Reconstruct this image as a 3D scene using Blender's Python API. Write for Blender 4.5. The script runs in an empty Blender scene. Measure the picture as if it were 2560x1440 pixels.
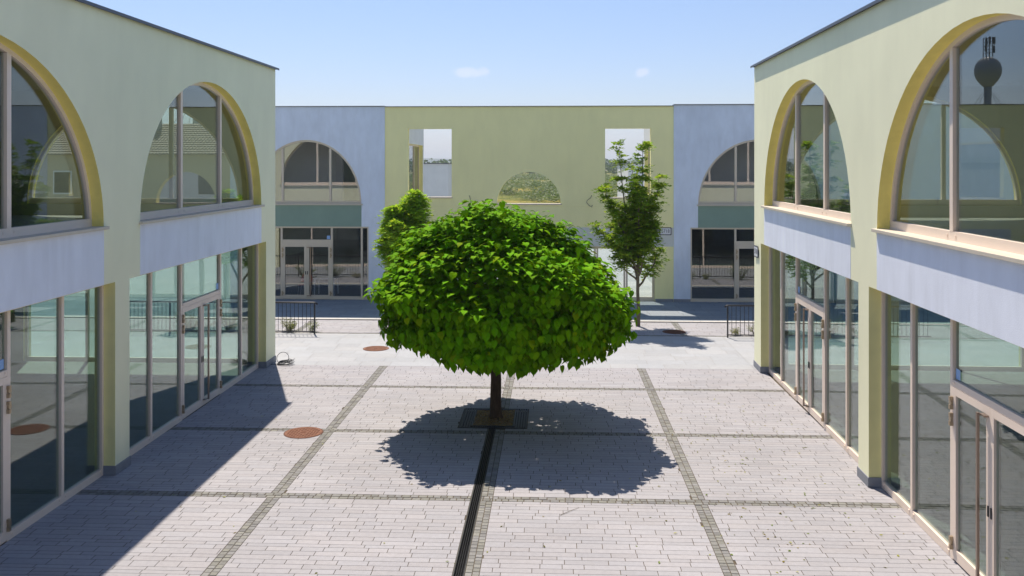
import bpy, math, random
from mathutils import Vector, Matrix, noise
random.seed(11)
R = math.radians
sc = bpy.context.scene
col = sc.collection

# ------------------------------------------------------------------ camera
TH = math.atan(100 / 2250.0)
HC = 5.3
cd = bpy.data.cameras.new('camera')
cam = bpy.data.objects.new('camera', cd); col.objects.link(cam)
cam.location = (0, 0, HC); cam.rotation_euler = (R(90), 0, TH)
cd.sensor_width = 36; cd.lens = 36 * 2250 / 2560
cd.shift_y = -308 / 2560; cd.clip_start = 0.1; cd.clip_end = 20000
sc.camera = cam
def ray(px, py):
    u = px - 1280; v = 412 - py; s, c = math.sin(TH), math.cos(TH)
    return Vector((-s * 2250 + c * u, c * 2250 + s * u, v))
# ------------------------------------------------------------------ light
SUN = Vector((-1.58, 4.18, 7.87)).normalized()
sc.view_settings.view_transform = 'Standard'; sc.view_settings.look = 'None'
sc.view_settings.exposure = 0.46; sc.view_settings.gamma = 1
sl = bpy.data.lights.new('sun', 'SUN'); sl.energy = 5.0; sl.angle = R(0.53); sl.color = (1.0, 0.87, 0.72)
so = bpy.data.objects.new('sun', sl); col.objects.link(so); so.location = (-20, 50, 90)
so.rotation_euler = SUN.to_track_quat('Z', 'Y').to_euler()
w = bpy.data.worlds.new('World'); sc.world = w; w.use_nodes = True
nt = w.node_tree; nt.nodes.clear()
wo = nt.nodes.new('ShaderNodeOutputWorld'); bg = nt.nodes.new('ShaderNodeBackground')
sky = nt.nodes.new('ShaderNodeTexSky'); sky.sky_type = 'NISHITA'; sky.sun_disc = False
sky.sun_elevation = math.asin(SUN.z); sky.sun_rotation = math.atan2(SUN.x, SUN.y)
sky.altitude = 150; sky.air_density = 1.1; sky.dust_density = 0.4; sky.ozone_density = 2.5
bg.inputs['Strength'].default_value = 0.094
nt.links.new(bg.outputs[0], wo.inputs[0])
def wn(t, **k):
    n = nt.nodes.new(t)
    for a, b in k.items(): setattr(n, a, b)
    return n
tc = wn('ShaderNodeTexCoord'); prev = sky.outputs[0]
cn = wn('ShaderNodeTexNoise'); cn.inputs['Scale'].default_value = 70; cn.inputs['Detail'].default_value = 5
nt.links.new(tc.outputs['Generated'], cn.inputs['Vector'])
for (px, py, rw, rh, tilt) in ((1176, 182, 0.021, 0.0068, 0.0), (1601, 182, 0.0125, 0.0062, 0.35)):
    d = ray(px, py).normalized(); rt = d.cross(Vector((0, 0, 1))).normalized(); up = rt.cross(d)
    ax = rt * math.cos(tilt) + up * math.sin(tilt); ay = up * math.cos(tilt) - rt * math.sin(tilt)
    sq = []
    for v3, rr in ((ax, rw), (ay, rh)):
        dn = wn('ShaderNodeVectorMath', operation='DOT_PRODUCT'); nt.links.new(tc.outputs['Generated'], dn.inputs[0])
        dn.inputs[1].default_value = v3 / rr
        m = wn('ShaderNodeMath', operation='MULTIPLY'); nt.links.new(dn.outputs['Value'], m.inputs[0]); nt.links.new(dn.outputs['Value'], m.inputs[1]); sq.append(m)
    fr = wn('ShaderNodeVectorMath', operation='DOT_PRODUCT'); nt.links.new(tc.outputs['Generated'], fr.inputs[0]); fr.inputs[1].default_value = d
    ad = wn('ShaderNodeMath', operation='ADD'); nt.links.new(sq[0].outputs[0], ad.inputs[0]); nt.links.new(sq[1].outputs[0], ad.inputs[1])
    nm = wn('ShaderNodeMath', operation='MULTIPLY_ADD'); nt.links.new(cn.outputs['Fac'], nm.inputs[0]); nm.inputs[1].default_value = 3.2; nt.links.new(ad.outputs[0], nm.inputs[2])
    mr = wn('ShaderNodeMapRange', interpolation_type='SMOOTHSTEP'); nt.links.new(nm.outputs[0], mr.inputs['Value'])
    mr.inputs['From Min'].default_value = 1.35; mr.inputs['From Max'].default_value = 2.7; mr.inputs['To Min'].default_value = 0.38; mr.inputs['To Max'].default_value = 0
    gt = wn('ShaderNodeMath', operation='GREATER_THAN'); nt.links.new(fr.outputs['Value'], gt.inputs[0]); gt.inputs[1].default_value = 0.5
    mm = wn('ShaderNodeMath', operation='MULTIPLY'); nt.links.new(mr.outputs[0], mm.inputs[0]); nt.links.new(gt.outputs[0], mm.inputs[1])
    mx = wn('ShaderNodeMixRGB'); nt.links.new(mm.outputs[0], mx.inputs[0]); nt.links.new(prev, mx.inputs[1]); mx.inputs[2].default_value = (9.0, 9.1, 9.4, 1)
    prev = mx.outputs[0]
# the air low over the fields is blue-white rather than yellow
sx = wn('ShaderNodeSeparateXYZ'); nt.links.new(tc.outputs['Generated'], sx.inputs[0])
cr0 = wn('ShaderNodeValToRGB'); nt.links.new(sx.outputs['Z'], cr0.inputs[0])
cr0.color_ramp.elements[0].position = 0.0; cr0.color_ramp.elements[0].color = (0.70, 0.74, 1.10, 1)
cr0.color_ramp.elements[1].position = 0.30; cr0.color_ramp.elements[1].color = (0.98, 0.97, 1.06, 1)
q0 = cr0.color_ramp.elements.new(0.07); q0.color = (0.83, 0.82, 1.00, 1)
vmul = wn('ShaderNodeVectorMath', operation='MULTIPLY'); nt.links.new(prev, vmul.inputs[0]); nt.links.new(cr0.outputs[0], vmul.inputs[1])
nt.links.new(vmul.outputs[0], bg.inputs['Color'])
cy = sc.cycles
cy.max_bounces = 10; cy.diffuse_bounces = 4; cy.glossy_bounces = 5; cy.transmission_bounces = 6; cy.transparent_max_bounces = 24
cy.caustics_reflective = False; cy.caustics_refractive = False; cy.sample_clamp_indirect = 6

# ------------------------------------------------------------------ helpers
def tag(o, label=None, cat=None, group=None, kind=None):
    if label: o['label'] = label
    if cat: o['category'] = cat
    if group: o['group'] = group
    if kind: o['kind'] = kind
    return o
def thing(name, loc, label, cat, group=None):
    o = bpy.data.objects.new(name, None); col.objects.link(o); o.location = loc
    o.empty_display_size = 0.2
    return tag(o, label, cat, group)
def root_of(o):
    while o.parent: o = o.parent
    return o
class MB:
    def __init__(s): s.v = []; s.f = []; s.m = []; s.c = []; s.hasc = False
    def face(s, pts, m=0, c=None):
        i = len(s.v); s.v.extend([tuple(p) for p in pts]); s.f.append(tuple(range(i, i + len(pts)))); s.m.append(m); s.c.append(c or (1, 1, 1))
        if c: s.hasc = True
    def mesh(s, vs, fs, m=0, c=None):
        i = len(s.v); s.v.extend([tuple(p) for p in vs])
        for f in fs: s.f.append(tuple(i + k for k in f)); s.m.append(m); s.c.append(c or (1, 1, 1))
        if c: s.hasc = True
    def hexa(s, p, m=0, c=None):   # p: 8 points, bottom 4 ccw then top 4
        s.mesh(p, [(3, 2, 1, 0), (4, 5, 6, 7), (0, 1, 5, 4), (1, 2, 6, 5), (2, 3, 7, 6), (3, 0, 4, 7)], m, c)
    def box(s, x0, x1, y0, y1, z0, z1, m=0, c=None):
        s.hexa([(x0, y0, z0), (x1, y0, z0), (x1, y1, z0), (x0, y1, z0), (x0, y0, z1), (x1, y0, z1), (x1, y1, z1), (x0, y1, z1)], m, c)
    def tube(s, pts, rad, n=8, m=0, cap=True, c=None):
        pts = [Vector(p) for p in pts]
        if not isinstance(rad, (list, tuple)): rad = [rad] * len(pts)
        rings = []; ref = None
        for i, p in enumerate(pts):
            d = (pts[min(i + 1, len(pts) - 1)] - pts[max(i - 1, 0)]).normalized()
            if ref is None: ref = d.orthogonal().normalized()
            ref = (ref - d * ref.dot(d)); ref = ref.normalized() if ref.length > 1e-6 else d.orthogonal().normalized()
            b = d.cross(ref)
            rings.append([p + (ref * math.cos(2 * math.pi * k / n) + b * math.sin(2 * math.pi * k / n)) * rad[i] for k in range(n)])
        vs = [q for r_ in rings for q in r_]; fs = []
        for i in range(len(pts) - 1):
            for k in range(n):
                a, b2 = i * n + k, i * n + (k + 1) % n
                fs.append((a, b2, b2 + n, a + n))
        if cap: fs.append(tuple(range(n))[::-1]); fs.append(tuple((len(pts) - 1) * n + k for k in range(n)))
        s.mesh(vs, fs, m, c)
    def disc(s, c0, r, z0, z1, n=40, m=0):
        x, y = c0
        a = [(x + r * math.cos(2 * math.pi * k / n), y + r * math.sin(2 * math.pi * k / n)) for k in range(n)]
        vs = [(p[0], p[1], z0) for p in a] + [(p[0], p[1], z1) for p in a]
        s.mesh(vs, [tuple(range(n, 2 * n))] + [(k, (k + 1) % n, n + (k + 1) % n, n + k) for k in range(n)], m)
    def build(s, name, mats, parent=None, smooth=False, bevel=0):
        me = bpy.data.meshes.new(name)
        off = Vector((0, 0, 0))
        if parent: off = Vector(root_of(parent).location)
        me.from_pydata([(a[0] - off.x, a[1] - off.y, a[2] - off.z) for a in s.v], [], s.f)
        if not isinstance(mats, (list, tuple)): mats = [mats]
        for m in mats: me.materials.append(m)
        me.polygons.foreach_set('material_index', s.m)
        if smooth: me.polygons.foreach_set('use_smooth', [True] * len(s.f))
        if s.hasc:
            ca = me.color_attributes.new('tint', 'FLOAT_COLOR', 'CORNER')
            dat = []
            for f, c in zip(s.f, s.c): dat.extend([c[0], c[1], c[2], 1.0] * len(f))
            ca.data.foreach_set('color', dat)
        me.update()
        o = bpy.data.objects.new(name, me); col.objects.link(o)
        if parent: o.parent = parent
        if bevel:
            b = o.modifiers.new('bevel', 'BEVEL'); b.width = bevel; b.segments = 2; b.limit_method = 'ANGLE'
        return o
class Frame:      # a facade: u along it, n outward, z up
    def __init__(s, o, u, n): s.o = Vector(o); s.u = Vector(u); s.n = Vector(n)
    def p(s, u, n, z): return s.o + s.u * u + s.n * n + Vector((0, 0, z))
    def box(s, mb, u0, u1, n0, n1, z0, z1, m=0):
        P = [s.p(u0, n0, z0), s.p(u1, n0, z0), s.p(u1, n1, z0), s.p(u0, n1, z0), s.p(u0, n0, z1), s.p(u1, n0, z1), s.p(u1, n1, z1), s.p(u0, n1, z1)]
        if s.u.cross(s.n).z < 0: P = [P[1], P[0], P[3], P[2], P[5], P[4], P[7], P[6]]
        mb.hexa(P, m)

# ------------------------------------------------------------------ materials
def newmat(name):
    m = bpy.data.materials.new(name); m.use_nodes = True
    t = m.node_tree; b = t.nodes['Principled BSDF']
    return m, t, b
def principled(name, base, rough=0.6, metal=0.0, var=0.0, vscale=3.0, bump=0.0, bscale=60.0, tint=False, spec=0.5, stretch=(1, 1, 1), var2=0.0, v2scale=0.5, streak=0.0):
    m, t, b = newmat(name)
    b.inputs['Roughness'].default_value = rough; b.inputs['Metallic'].default_value = metal
    b.inputs['Specular IOR Level'].default_value = spec
    L = t.links; N = t.nodes
    tcn = N.new('ShaderNodeTexCoord'); mp = N.new('ShaderNodeMapping'); mp.inputs['Scale'].default_value = stretch
    geo = N.new('ShaderNodeNewGeometry'); L.new(geo.outputs['Position'], mp.inputs['Vector'])
    cur = None
    rgb = N.new('ShaderNodeRGB'); rgb.outputs[0].default_value = (*base, 1); cur = rgb.outputs[0]
    def mul(cur, fac_out, lo, hi):
        mr = N.new('ShaderNodeMapRange'); L.new(fac_out, mr.inputs['Value']); mr.inputs['From Min'].default_value = 0.3; mr.inputs['From Max'].default_value = 0.7
        mr.inputs['To Min'].default_value = lo; mr.inputs['To Max'].default_value = hi
        vm = N.new('ShaderNodeVectorMath'); vm.operation = 'SCALE'; L.new(cur, vm.inputs[0]); L.new(mr.outputs[0], vm.inputs['Scale']); return vm.outputs[0]
    if var:
        n = N.new('ShaderNodeTexNoise'); n.inputs['Scale'].default_value = vscale; n.inputs['Detail'].default_value = 6; n.inputs['Roughness'].default_value = 0.65
        L.new(mp.outputs[0], n.inputs['Vector']); cur = mul(cur, n.outputs['Fac'], 1 - var, 1 + var)
    if var2:
        n = N.new('ShaderNodeTexNoise'); n.inputs['Scale'].default_value = v2scale; n.inputs['Detail'].default_value = 4
        L.new(geo.outputs['Position'], n.inputs['Vector']); cur = mul(cur, n.outputs['Fac'], 1 - var2, 1 + var2)
    if streak:      # faint vertical runs left by rain
        ms = N.new('ShaderNodeMapping'); ms.inputs['Scale'].default_value = (5, 5, 0.3); L.new(geo.outputs['Position'], ms.inputs['Vector'])
        n = N.new('ShaderNodeTexNoise'); n.inputs['Scale'].default_value = 1.0; n.inputs['Detail'].default_value = 3; L.new(ms.outputs[0], n.inputs['Vector'])
        n2 = N.new('ShaderNodeTexNoise'); n2.inputs['Scale'].default_value = 0.9; L.new(geo.outputs['Position'], n2.inputs['Vector'])
        m3 = N.new('ShaderNodeMath'); m3.operation = 'MULTIPLY'; L.new(n.outputs['Fac'], m3.inputs[0]); L.new(n2.outputs['Fac'], m3.inputs[1])
        mr3 = N.new('ShaderNodeMapRange'); L.new(m3.outputs[0], mr3.inputs['Value']); mr3.inputs['From Min'].default_value = 0.27; mr3.inputs['From Max'].default_value = 0.40
        mr3.inputs['To Min'].default_value = 1; mr3.inputs['To Max'].default_value = 1 - streak
        v3 = N.new('ShaderNodeVectorMath'); v3.operation = 'SCALE'; L.new(cur, v3.inputs[0]); L.new(mr3.outputs[0], v3.inputs['Scale']); cur = v3.outputs[0]
    if tint:
        at = N.new('ShaderNodeAttribute'); at.attribute_name = 'tint'
        vm = N.new('ShaderNodeVectorMath'); vm.operation = 'MULTIPLY'; L.new(cur, vm.inputs[0]); L.new(at.outputs['Color'], vm.inputs[1]); cur = vm.outputs[0]
    L.new(cur, b.inputs['Base Color'])
    if bump:
        n = N.new('ShaderNodeTexNoise'); n.inputs['Scale'].default_value = bscale; n.inputs['Detail'].default_value = 4
        L.new(geo.outputs['Position'], n.inputs['Vector'])
        bp = N.new('ShaderNodeBump'); bp.inputs['Strength'].default_value = bump; bp.inputs['Distance'].default_value = 0.01
        L.new(n.outputs['Fac'], bp.inputs['Height']); L.new(bp.outputs[0], b.inputs['Normal'])
    return m
def glass(name, tintc=(0.80, 0.87, 0.84), ior=1.75, wob=0.02):
    m = bpy.data.materials.new(name); m.use_nodes = True; t = m.node_tree; t.nodes.clear(); N = t.nodes; L = t.links
    out = N.new('ShaderNodeOutputMaterial'); mix = N.new('ShaderNodeMixShader'); tr = N.new('ShaderNodeBsdfTransparent'); gl = N.new('ShaderNodeBsdfGlossy')
    tr.inputs[0].default_value = (*tintc, 1); gl.inputs['Roughness'].default_value = 0.0; gl.inputs[0].default_value = (0.93, 0.95, 0.96, 1)
    fr = N.new('ShaderNodeFresnel')
    geo = N.new('ShaderNodeNewGeometry')   # the pane is thin: both faces reflect like air to glass
    im = N.new('ShaderNodeMapRange'); L.new(geo.outputs['Backfacing'], im.inputs['Value']); im.inputs['To Min'].default_value = ior; im.inputs['To Max'].default_value = 1 / ior
    L.new(im.outputs[0], fr.inputs['IOR'])
    n = N.new('ShaderNodeTexNoise'); n.inputs['Scale'].default_value = 0.8; n.inputs['Detail'].default_value = 1; L.new(geo.outputs['Position'], n.inputs['Vector'])
    bp = N.new('ShaderNodeBump'); bp.inputs['Strength'].default_value = wob; bp.inputs['Distance'].default_value = 0.2; L.new(n.outputs['Fac'], bp.inputs['Height'])
    L.new(bp.outputs[0], gl.inputs['Normal'])
    L.new(fr.outputs[0], mix.inputs[0]); L.new(tr.outputs[0], mix.inputs[1]); L.new(gl.outputs[0], mix.inputs[2]); L.new(mix.outputs[0], out.inputs[0])
    return m
def leafmat(name, base, trans, tf=0.35, rough=0.45, spec=0.4):
    m = bpy.data.materials.new(name); m.use_nodes = True; t = m.node_tree; N = t.nodes; L = t.links
    b = N['Principled BSDF']; out = N['Material Output']
    b.inputs['Roughness'].default_value = rough; b.inputs['Specular IOR Level'].default_value = spec
    at = N.new('ShaderNodeAttribute'); at.attribute_name = 'tint'
    def mulc(c):
        r_ = N.new('ShaderNodeRGB'); r_.outputs[0].default_value = (*c, 1)
        vm = N.new('ShaderNodeVectorMath'); vm.operation = 'MULTIPLY'; L.new(r_.outputs[0], vm.inputs[0]); L.new(at.outputs['Color'], vm.inputs[1]); return vm.outputs[0]
    L.new(mulc(base), b.inputs['Base Color'])
    tl = N.new('ShaderNodeBsdfTranslucent'); L.new(mulc(trans), tl.inputs[0])
    mix = N.new('ShaderNodeMixShader'); mix.inputs[0].default_value = tf
    L.new(b.outputs[0], mix.inputs[1]); L.new(tl.outputs[0], mix.inputs[2]); L.new(mix.outputs[0], out.inputs[0])
    return m
ST = (1.6, 1.6, 0.6)
M = {}
M['green'] = principled('green_plaster', (0.89, 0.90, 0.655), 0.9, var=0.03, vscale=1.1, bump=0.25, bscale=90, spec=0.2, stretch=ST, var2=0.035)
M['green2'] = principled('olive_plaster', (0.92, 0.89, 0.48), 0.9, var=0.03, vscale=1.5, bump=0.25, bscale=90, spec=0.2, stretch=ST, var2=0.03)
M['yellow'] = principled('warm_lit_plaster', (0.92, 0.80, 0.25), 0.9, var=0.07, vscale=3, bump=0.3, bscale=90, spec=0.2)  # arch reveals: facade paint with its warm bounce light put into the colour
M['olive_jamb'] = principled('warm_lit_jamb', (0.86, 0.82, 0.40), 0.9, var=0.05, vscale=3, bump=0.3, bscale=90, spec=0.2)  # jambs: the same bounce light put into the colour, more olive
M['lilac'] = principled('lilac_plaster', (0.80, 0.86, 0.97), 0.9, var=0.06, vscale=1.6, bump=0.25, bscale=90, spec=0.2, stretch=(1.6, 1.6, 0.5), var2=0.03, streak=0.05)
M['blue'] = principled('blue_plaster', (0.69, 0.78, 0.92), 0.9, var=0.07, vscale=1.8, bump=0.5, bscale=40, spec=0.2, stretch=ST, var2=0.05, streak=0.03)
M['sage'] = principled('sage_panel', (0.24, 0.35, 0.30), 0.9, var=0.05, vscale=1.5, bump=0.2, spec=0.2)
M['grey_paint'] = principled('grey_paint', (0.66, 0.69, 0.66), 0.9, var=0.05, vscale=1.5, bump=0.2, spec=0.2)
M['plinth'] = principled('plinth', (0.24, 0.26, 0.30), 0.85, var=0.1, vscale=6, bump=0.3)
M['coping'] = principled('coping_metal', (0.10, 0.11, 0.13), 0.45, 0.6)
M['frame'] = principled('window_frame_paint', (0.84, 0.72, 0.62), 0.45, 0.0, var=0.03, vscale=2)
M['frame2'] = principled('beige_frame_paint', (0.62, 0.56, 0.46), 0.45, 0.0, var=0.03, vscale=2)
M['sill'] = principled('sill_stone', (0.60, 0.55, 0.46), 0.6, var=0.05, vscale=6)
M['hinge'] = principled('hinge_metal', (0.42, 0.34, 0.24), 0.35, 0.7)
M['handle'] = principled('handle_metal', (0.30, 0.24, 0.20), 0.3, 0.8)
M['dark'] = principled('dark_metal', (0.025, 0.028, 0.035), 0.4, 0.5)
M['iron'] = principled('cast_iron', (0.045, 0.05, 0.055), 0.55, 0.6)
M['black'] = principled('drain_black', (0.008, 0.009, 0.01), 0.8)
M['rust'] = principled('rusty_iron', (0.20, 0.085, 0.05), 0.8, 0.1, var=0.25, vscale=9, bump=0.6, bscale=120)
M['rust_dark'] = principled('dark_rust', (0.12, 0.05, 0.03), 0.85, 0.1, var=0.2, vscale=9)
M['glass'] = glass('window_glass', (0.87, 0.92, 0.90), 1.7, 0.003)
M['glass_low'] = glass('shopfront_glass', (0.77, 0.87, 0.84), 1.9, 0.005)
M['glass_back'] = glass('back_window_glass', (0.84, 0.87, 0.88), 2.1, 0.004)
M['in_floor'] = principled('interior_floor', (0.24, 0.25, 0.24), 0.7, var=0.1, vscale=1.5)
M['in_wall'] = principled('interior_wall', (0.30, 0.31, 0.27), 0.9, var=0.05)
M['rear_room'] = principled('rear_room_wall', (0.80, 0.74, 0.74), 0.9, var=0.05)
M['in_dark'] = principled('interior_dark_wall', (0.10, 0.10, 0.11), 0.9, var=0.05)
M['roof'] = principled('roof_felt', (0.22, 0.22, 0.23), 0.9, var=0.1)
M['paver'] = principled('paver_concrete', (0.334, 0.338, 0.370), 0.85, var=0.07, vscale=14, bump=0.25, bscale=150, tint=True, spec=0.3, var2=0.07, v2scale=0.45)
M['sett'] = principled('sett_granite', (0.205, 0.210, 0.215), 0.85, var=0.15, vscale=20, bump=0.6, bscale=80, tint=True, spec=0.3)
M['joint'] = principled('joint_sand', (0.085, 0.070, 0.050), 0.95, var=0.3, vscale=5)
M['slab'] = principled('pale_slab', (0.345, 0.368, 0.40), 0.75, var=0.05, vscale=5, bump=0.1, tint=True, spec=0.3, var2=0.04, v2scale=0.6)
M['slabjoint'] = principled('slab_joint', (0.30, 0.29, 0.27), 0.95, var=0.2, vscale=4)
M['terrace'] = principled('terrace_slab', (0.23, 0.27, 0.31), 0.8, var=0.08, vscale=5, tint=True, spec=0.3)
M['kerb'] = principled('kerb_stone', (0.62, 0.60, 0.57), 0.8, var=0.08, vscale=4)
M['asphalt'] = principled('ground_gravel', (0.30, 0.29, 0.25), 0.95, var=0.2, vscale=2)
M['bark'] = principled('bark', (0.085, 0.060, 0.042), 0.95, var=0.35, vscale=12, bump=1.0, bscale=45, stretch=(3, 3, 0.5), spec=0.2)
M['bark2'] = principled('ash_bark', (0.15, 0.13, 0.095), 0.9, var=0.2, vscale=12, bump=0.6, bscale=50, spec=0.2)
M['mulch'] = principled('mulch', (0.30, 0.22, 0.11), 0.95, tint=True, var=0.3, vscale=25)
M['leaf'] = leafmat('broad_leaf', (0.135, 0.325, 0.002), (0.24, 0.42, 0.002), 0.13, 0.6, 0.02)
M['ash_leaf'] = leafmat('ash_leaf', (0.14, 0.26, 0.015), (0.34, 0.52, 0.03), 0.38, 0.5, 0.1)
M['shrub_leaf'] = leafmat('shrub_leaf', (0.12, 0.18, 0.03), (0.25, 0.32, 0.04), 0.3, 0.5, 0.3)
M['white_plastic'] = principled('white_plastic', (0.75, 0.76, 0.78), 0.4)
M['red_plastic'] = principled('red_plastic', (0.50, 0.02, 0.03), 0.4)
M['sign_white'] = principled('enamel_white', (0.72, 0.75, 0.80), 0.3)
M['sign_blue'] = principled('enamel_navy', (0.02, 0.03, 0.07), 0.3)
M['sticker'] = principled('sticker_blue', (0.25, 0.45, 0.80), 0.4)
M['cable'] = principled('cable_rubber', (0.03, 0.035, 0.045), 0.5)
M['tile'] = principled('roof_tile', (0.20, 0.175, 0.16), 0.85, var=0.1, vscale=5)
M['cream'] = principled('house_render', (0.50, 0.44, 0.33), 0.9, var=0.04)
M['concrete'] = principled('tower_concrete', (0.36, 0.37, 0.38), 0.9, var=0.05)
M['tank'] = principled('tank_metal', (0.22, 0.24, 0.27), 0.5, 0.3)

# ------------------------------------------------------------------ ground and paving
def sheet(name, x0, x1, y0, y1, z, m):
    mb = MB(); mb.face([(x0, y0, z), (x1, y0, z), (x1, y1, z), (x0, y1, z)]); return tag(mb.build(name, m), kind='structure')
g = MB()
# field sheet: fine near, reaching the horizon
fm, ft, fb = newmat('field'); fb.inputs['Roughness'].default_value = 1.0; fb.inputs['Specular IOR Level'].default_value = 0.1
N, L = ft.nodes, ft.links
geo = N.new('ShaderNodeNewGeometry'); mp = N.new('ShaderNodeMapping'); mp.inputs['Scale'].default_value = (0.6, 0.35, 1); L.new(geo.outputs['Position'], mp.inputs['Vector'])
n1 = N.new('ShaderNodeTexNoise'); n1.inputs['Scale'].default_value = 0.10; n1.inputs['Detail'].default_value = 9; n1.inputs['Roughness'].default_value = 0.7; L.new(mp.outputs[0], n1.inputs['Vector'])
cr = N.new('ShaderNodeValToRGB'); L.new(n1.outputs['Fac'], cr.inputs[0])
e = cr.color_ramp.elements; e[0].position = 0.34; e[0].color = (0.045, 0.075, 0.02, 1); e[1].position = 0.66; e[1].color = (0.36, 0.27, 0.09, 1)
q = cr.color_ramp.elements.new(0.48); q.color = (0.13, 0.15, 0.035, 1); q = cr.color_ramp.elements.new(0.56); q.color = (0.24, 0.22, 0.05, 1)
L.new(cr.outputs[0], fb.inputs['Base Color'])
sheet('ground', -5500, 5500, -800, 5500, -0.16, fm)
sheet('courtyard_base', -60, 60, -12, 72, -0.10, M['asphalt'])

def slabs(mb, x0, x1, y0, y1, rows, lens, gap, z=0.0, th=0.03, tv=0.06, jit=0.0):
    y = y0
    while y < y1 - 1e-4:
        h = min(random.choice(rows), y1 - y)
        if y1 - y - h < 0.04: h = y1 - y
        x = x0 - random.random() * lens[1]
        while x < x1:
            l = random.uniform(*lens)
            a, b = max(x, x0), min(x + l, x1)
            if b - a > 0.03:
                k = 1 + random.uniform(-tv, tv); kk = random.uniform(-0.012, 0.012)
                zz = z + random.uniform(-jit, jit); g2 = gap / 2
                gy = g2 * .72
                mb.face([(a + g2, y + gy, zz), (b - g2, y + gy, zz), (b - g2, y + h - gy, zz), (a + g2, y + h - gy, zz)], 0, (k + kk, k, k - kk))
            x += l
        y += h
SX = [(-7.66, -4.53), (-4.33, -1.13), (-0.94, 2.22), (2.42, 5.46)]
TY = [7.15, 10.70, 14.25, 17.78, 21.36]
ys = [-6.0] + [v for t_ in TY for v in (t_ - 0.105, t_ + 0.105)] + [23.56]
pv = MB()
for k in range(0, len(ys), 2):
    for a, b in SX:
        if a == -4.33:
            # the drain runs beside the middle sett strip up to the tree pit
            b = -1.29 if ys[k + 1] < 17.9 else b
        if ys[k] < 18 < ys[k + 1] and a in (-4.33, -0.94):
            px0, px1 = (-1.90, -0.50)
            if a == -4.33:
                slabs(pv, a, -1.29, ys[k], 18.05, (0.10, 0.135, 0.175, 0.135), (0.26, 0.62), 0.009)
                slabs(pv, a, px0, 18.05, 19.52, (0.10, 0.135, 0.175, 0.135), (0.26, 0.62), 0.009)
                slabs(pv, a, -1.13, 19.52, ys[k + 1], (0.10, 0.135, 0.175, 0.135), (0.26, 0.62), 0.009)
            else:
                slabs(pv, a, b, ys[k], 18.05, (0.10, 0.135, 0.175, 0.135), (0.26, 0.62), 0.009)
                slabs(pv, px1, b, 18.05, 19.52, (0.10, 0.135, 0.175, 0.135), (0.26, 0.62), 0.009)
                slabs(pv, a, b, 19.52, ys[k + 1], (0.10, 0.135, 0.175, 0.135), (0.26, 0.62), 0.009)
        else:
            slabs(pv, a, b, ys[k], ys[k + 1], (0.10, 0.135, 0.175, 0.135), (0.26, 0.62), 0.009)
bx = [-20, -11.3, -8.1, -4.9, -1.65, 1.6, 4.1, 7.4, 20]
for i in range(len(bx) - 1):
    slabs(pv, bx[i] + 0.1, bx[i + 1] - 0.1, 28.16, 30.42, (0.11, 0.15, 0.19), (0.3, 0.7), 0.009)
tag(pv.build('courtyard_paving', M['paver']), kind='structure')
jm = MB()      # the sand bed, left open at the drain and the tree pit
for x0, x1, y0, y1 in ((-7.7, -1.88, -6, 23.56), (-0.52, 5.5, -6, 23.56), (-1.88, -0.52, 19.50, 23.56), (-1.88, -1.286, -6, 18.07), (-1.132, -0.52, -6, 18.07)):
    jm.face([(x0, y0, -.006), (x1, y0, -.006), (x1, y1, -.006), (x0, y1, -.006)])
tag(jm.build('paving_joints', M['joint']), kind='structure')
sheet('rear_paving_joints', -21, 21, 28.0, 30.5, -0.006, M['joint'])
st = MB()
def setts_x(x0, x1, yc, wd=0.21):
    for r_ in (0, 1):
        x = x0 - random.random() * 0.1
        ya = yc - wd / 2 + r_ * wd / 2
        while x < x1:
            l = random.uniform(0.09, 0.15); a, b = max(x, x0), min(x + l, x1)
            if b - a > 0.02:
                k = random.uniform(0.8, 1.2); j = random.uniform(0, .006)
                st.box(a + 0.008, b - 0.008, ya + 0.008 + j, ya + wd / 2 - 0.008 + j / 2, -0.02, -0.001 + random.uniform(-0.002, 0.003), 0, (k, k, k * random.uniform(.9, 1.02)))
            x += l
def setts_y(xa, xb, y0, y1):
    wd = (xb - xa) / 2
    for r_ in (0, 1):
        y = y0
        while y < y1:
            l = random.uniform(0.085, 0.12)
            if not (xa == -1.13 and 18.0 < y + l and y < 19.55):
                k = random.uniform(0.85, 1.2)
                st.box(xa + r_ * wd + 0.006, xa + (r_ + 1) * wd - 0.006, y + 0.006, min(y + l, y1) - 0.006, -0.02, -0.001 + random.uniform(-0.002, 0.003), 0, (k, k, k * random.uniform(.9, 1.02)))
            y += l
for t_ in TY:
    for a, b in ((-7.66, -1.29), (-0.94, 5.46)) if t_ < 18 else ((-7.66, 5.46),): setts_x(a, b, t_)
for k in range(0, len(ys), 2):
    for xa, xb in ((-4.53, -4.33), (-1.13, -0.94), (2.22, 2.42)): setts_y(xa, xb, ys[k], ys[k + 1])
for t_ in TY[:4]: setts_x(-1.13, -0.94, t_)
for x in bx[1:-1]: setts_y(x - 0.1, x + 0.1, 28.16, 30.42)
setts_x(-20, 20, 28.08, 0.16)
tag(st.build('sett_strips', M['sett']), kind='structure')
ws = MB()
slabs(ws, -30, 5.25, 23.56, 28.0, (0.38, 0.5, 0.62), (0.6, 1.3), 0.008, tv=0.05)
slabs(ws, 5.25, 30, 23.56, 28.0, (0.38, 0.5, 0.62), (0.6, 1.3), 0.008, tv=0.05)
slabs(ws, -20, 20, 35.4, 57.0, (0.5, 0.6), (0.9, 1.3), 0.008, tv=0.05)
tag(ws.build('pale_paving', M['slab']), kind='structure')
sheet('pale_paving_joints', -30, 30, 23.57, 28.0, -0.008, M['slabjoint'])
sheet('far_paving_joints', -20, 20, 35.4, 57.0, -0.008, M['slabjoint'])
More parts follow.
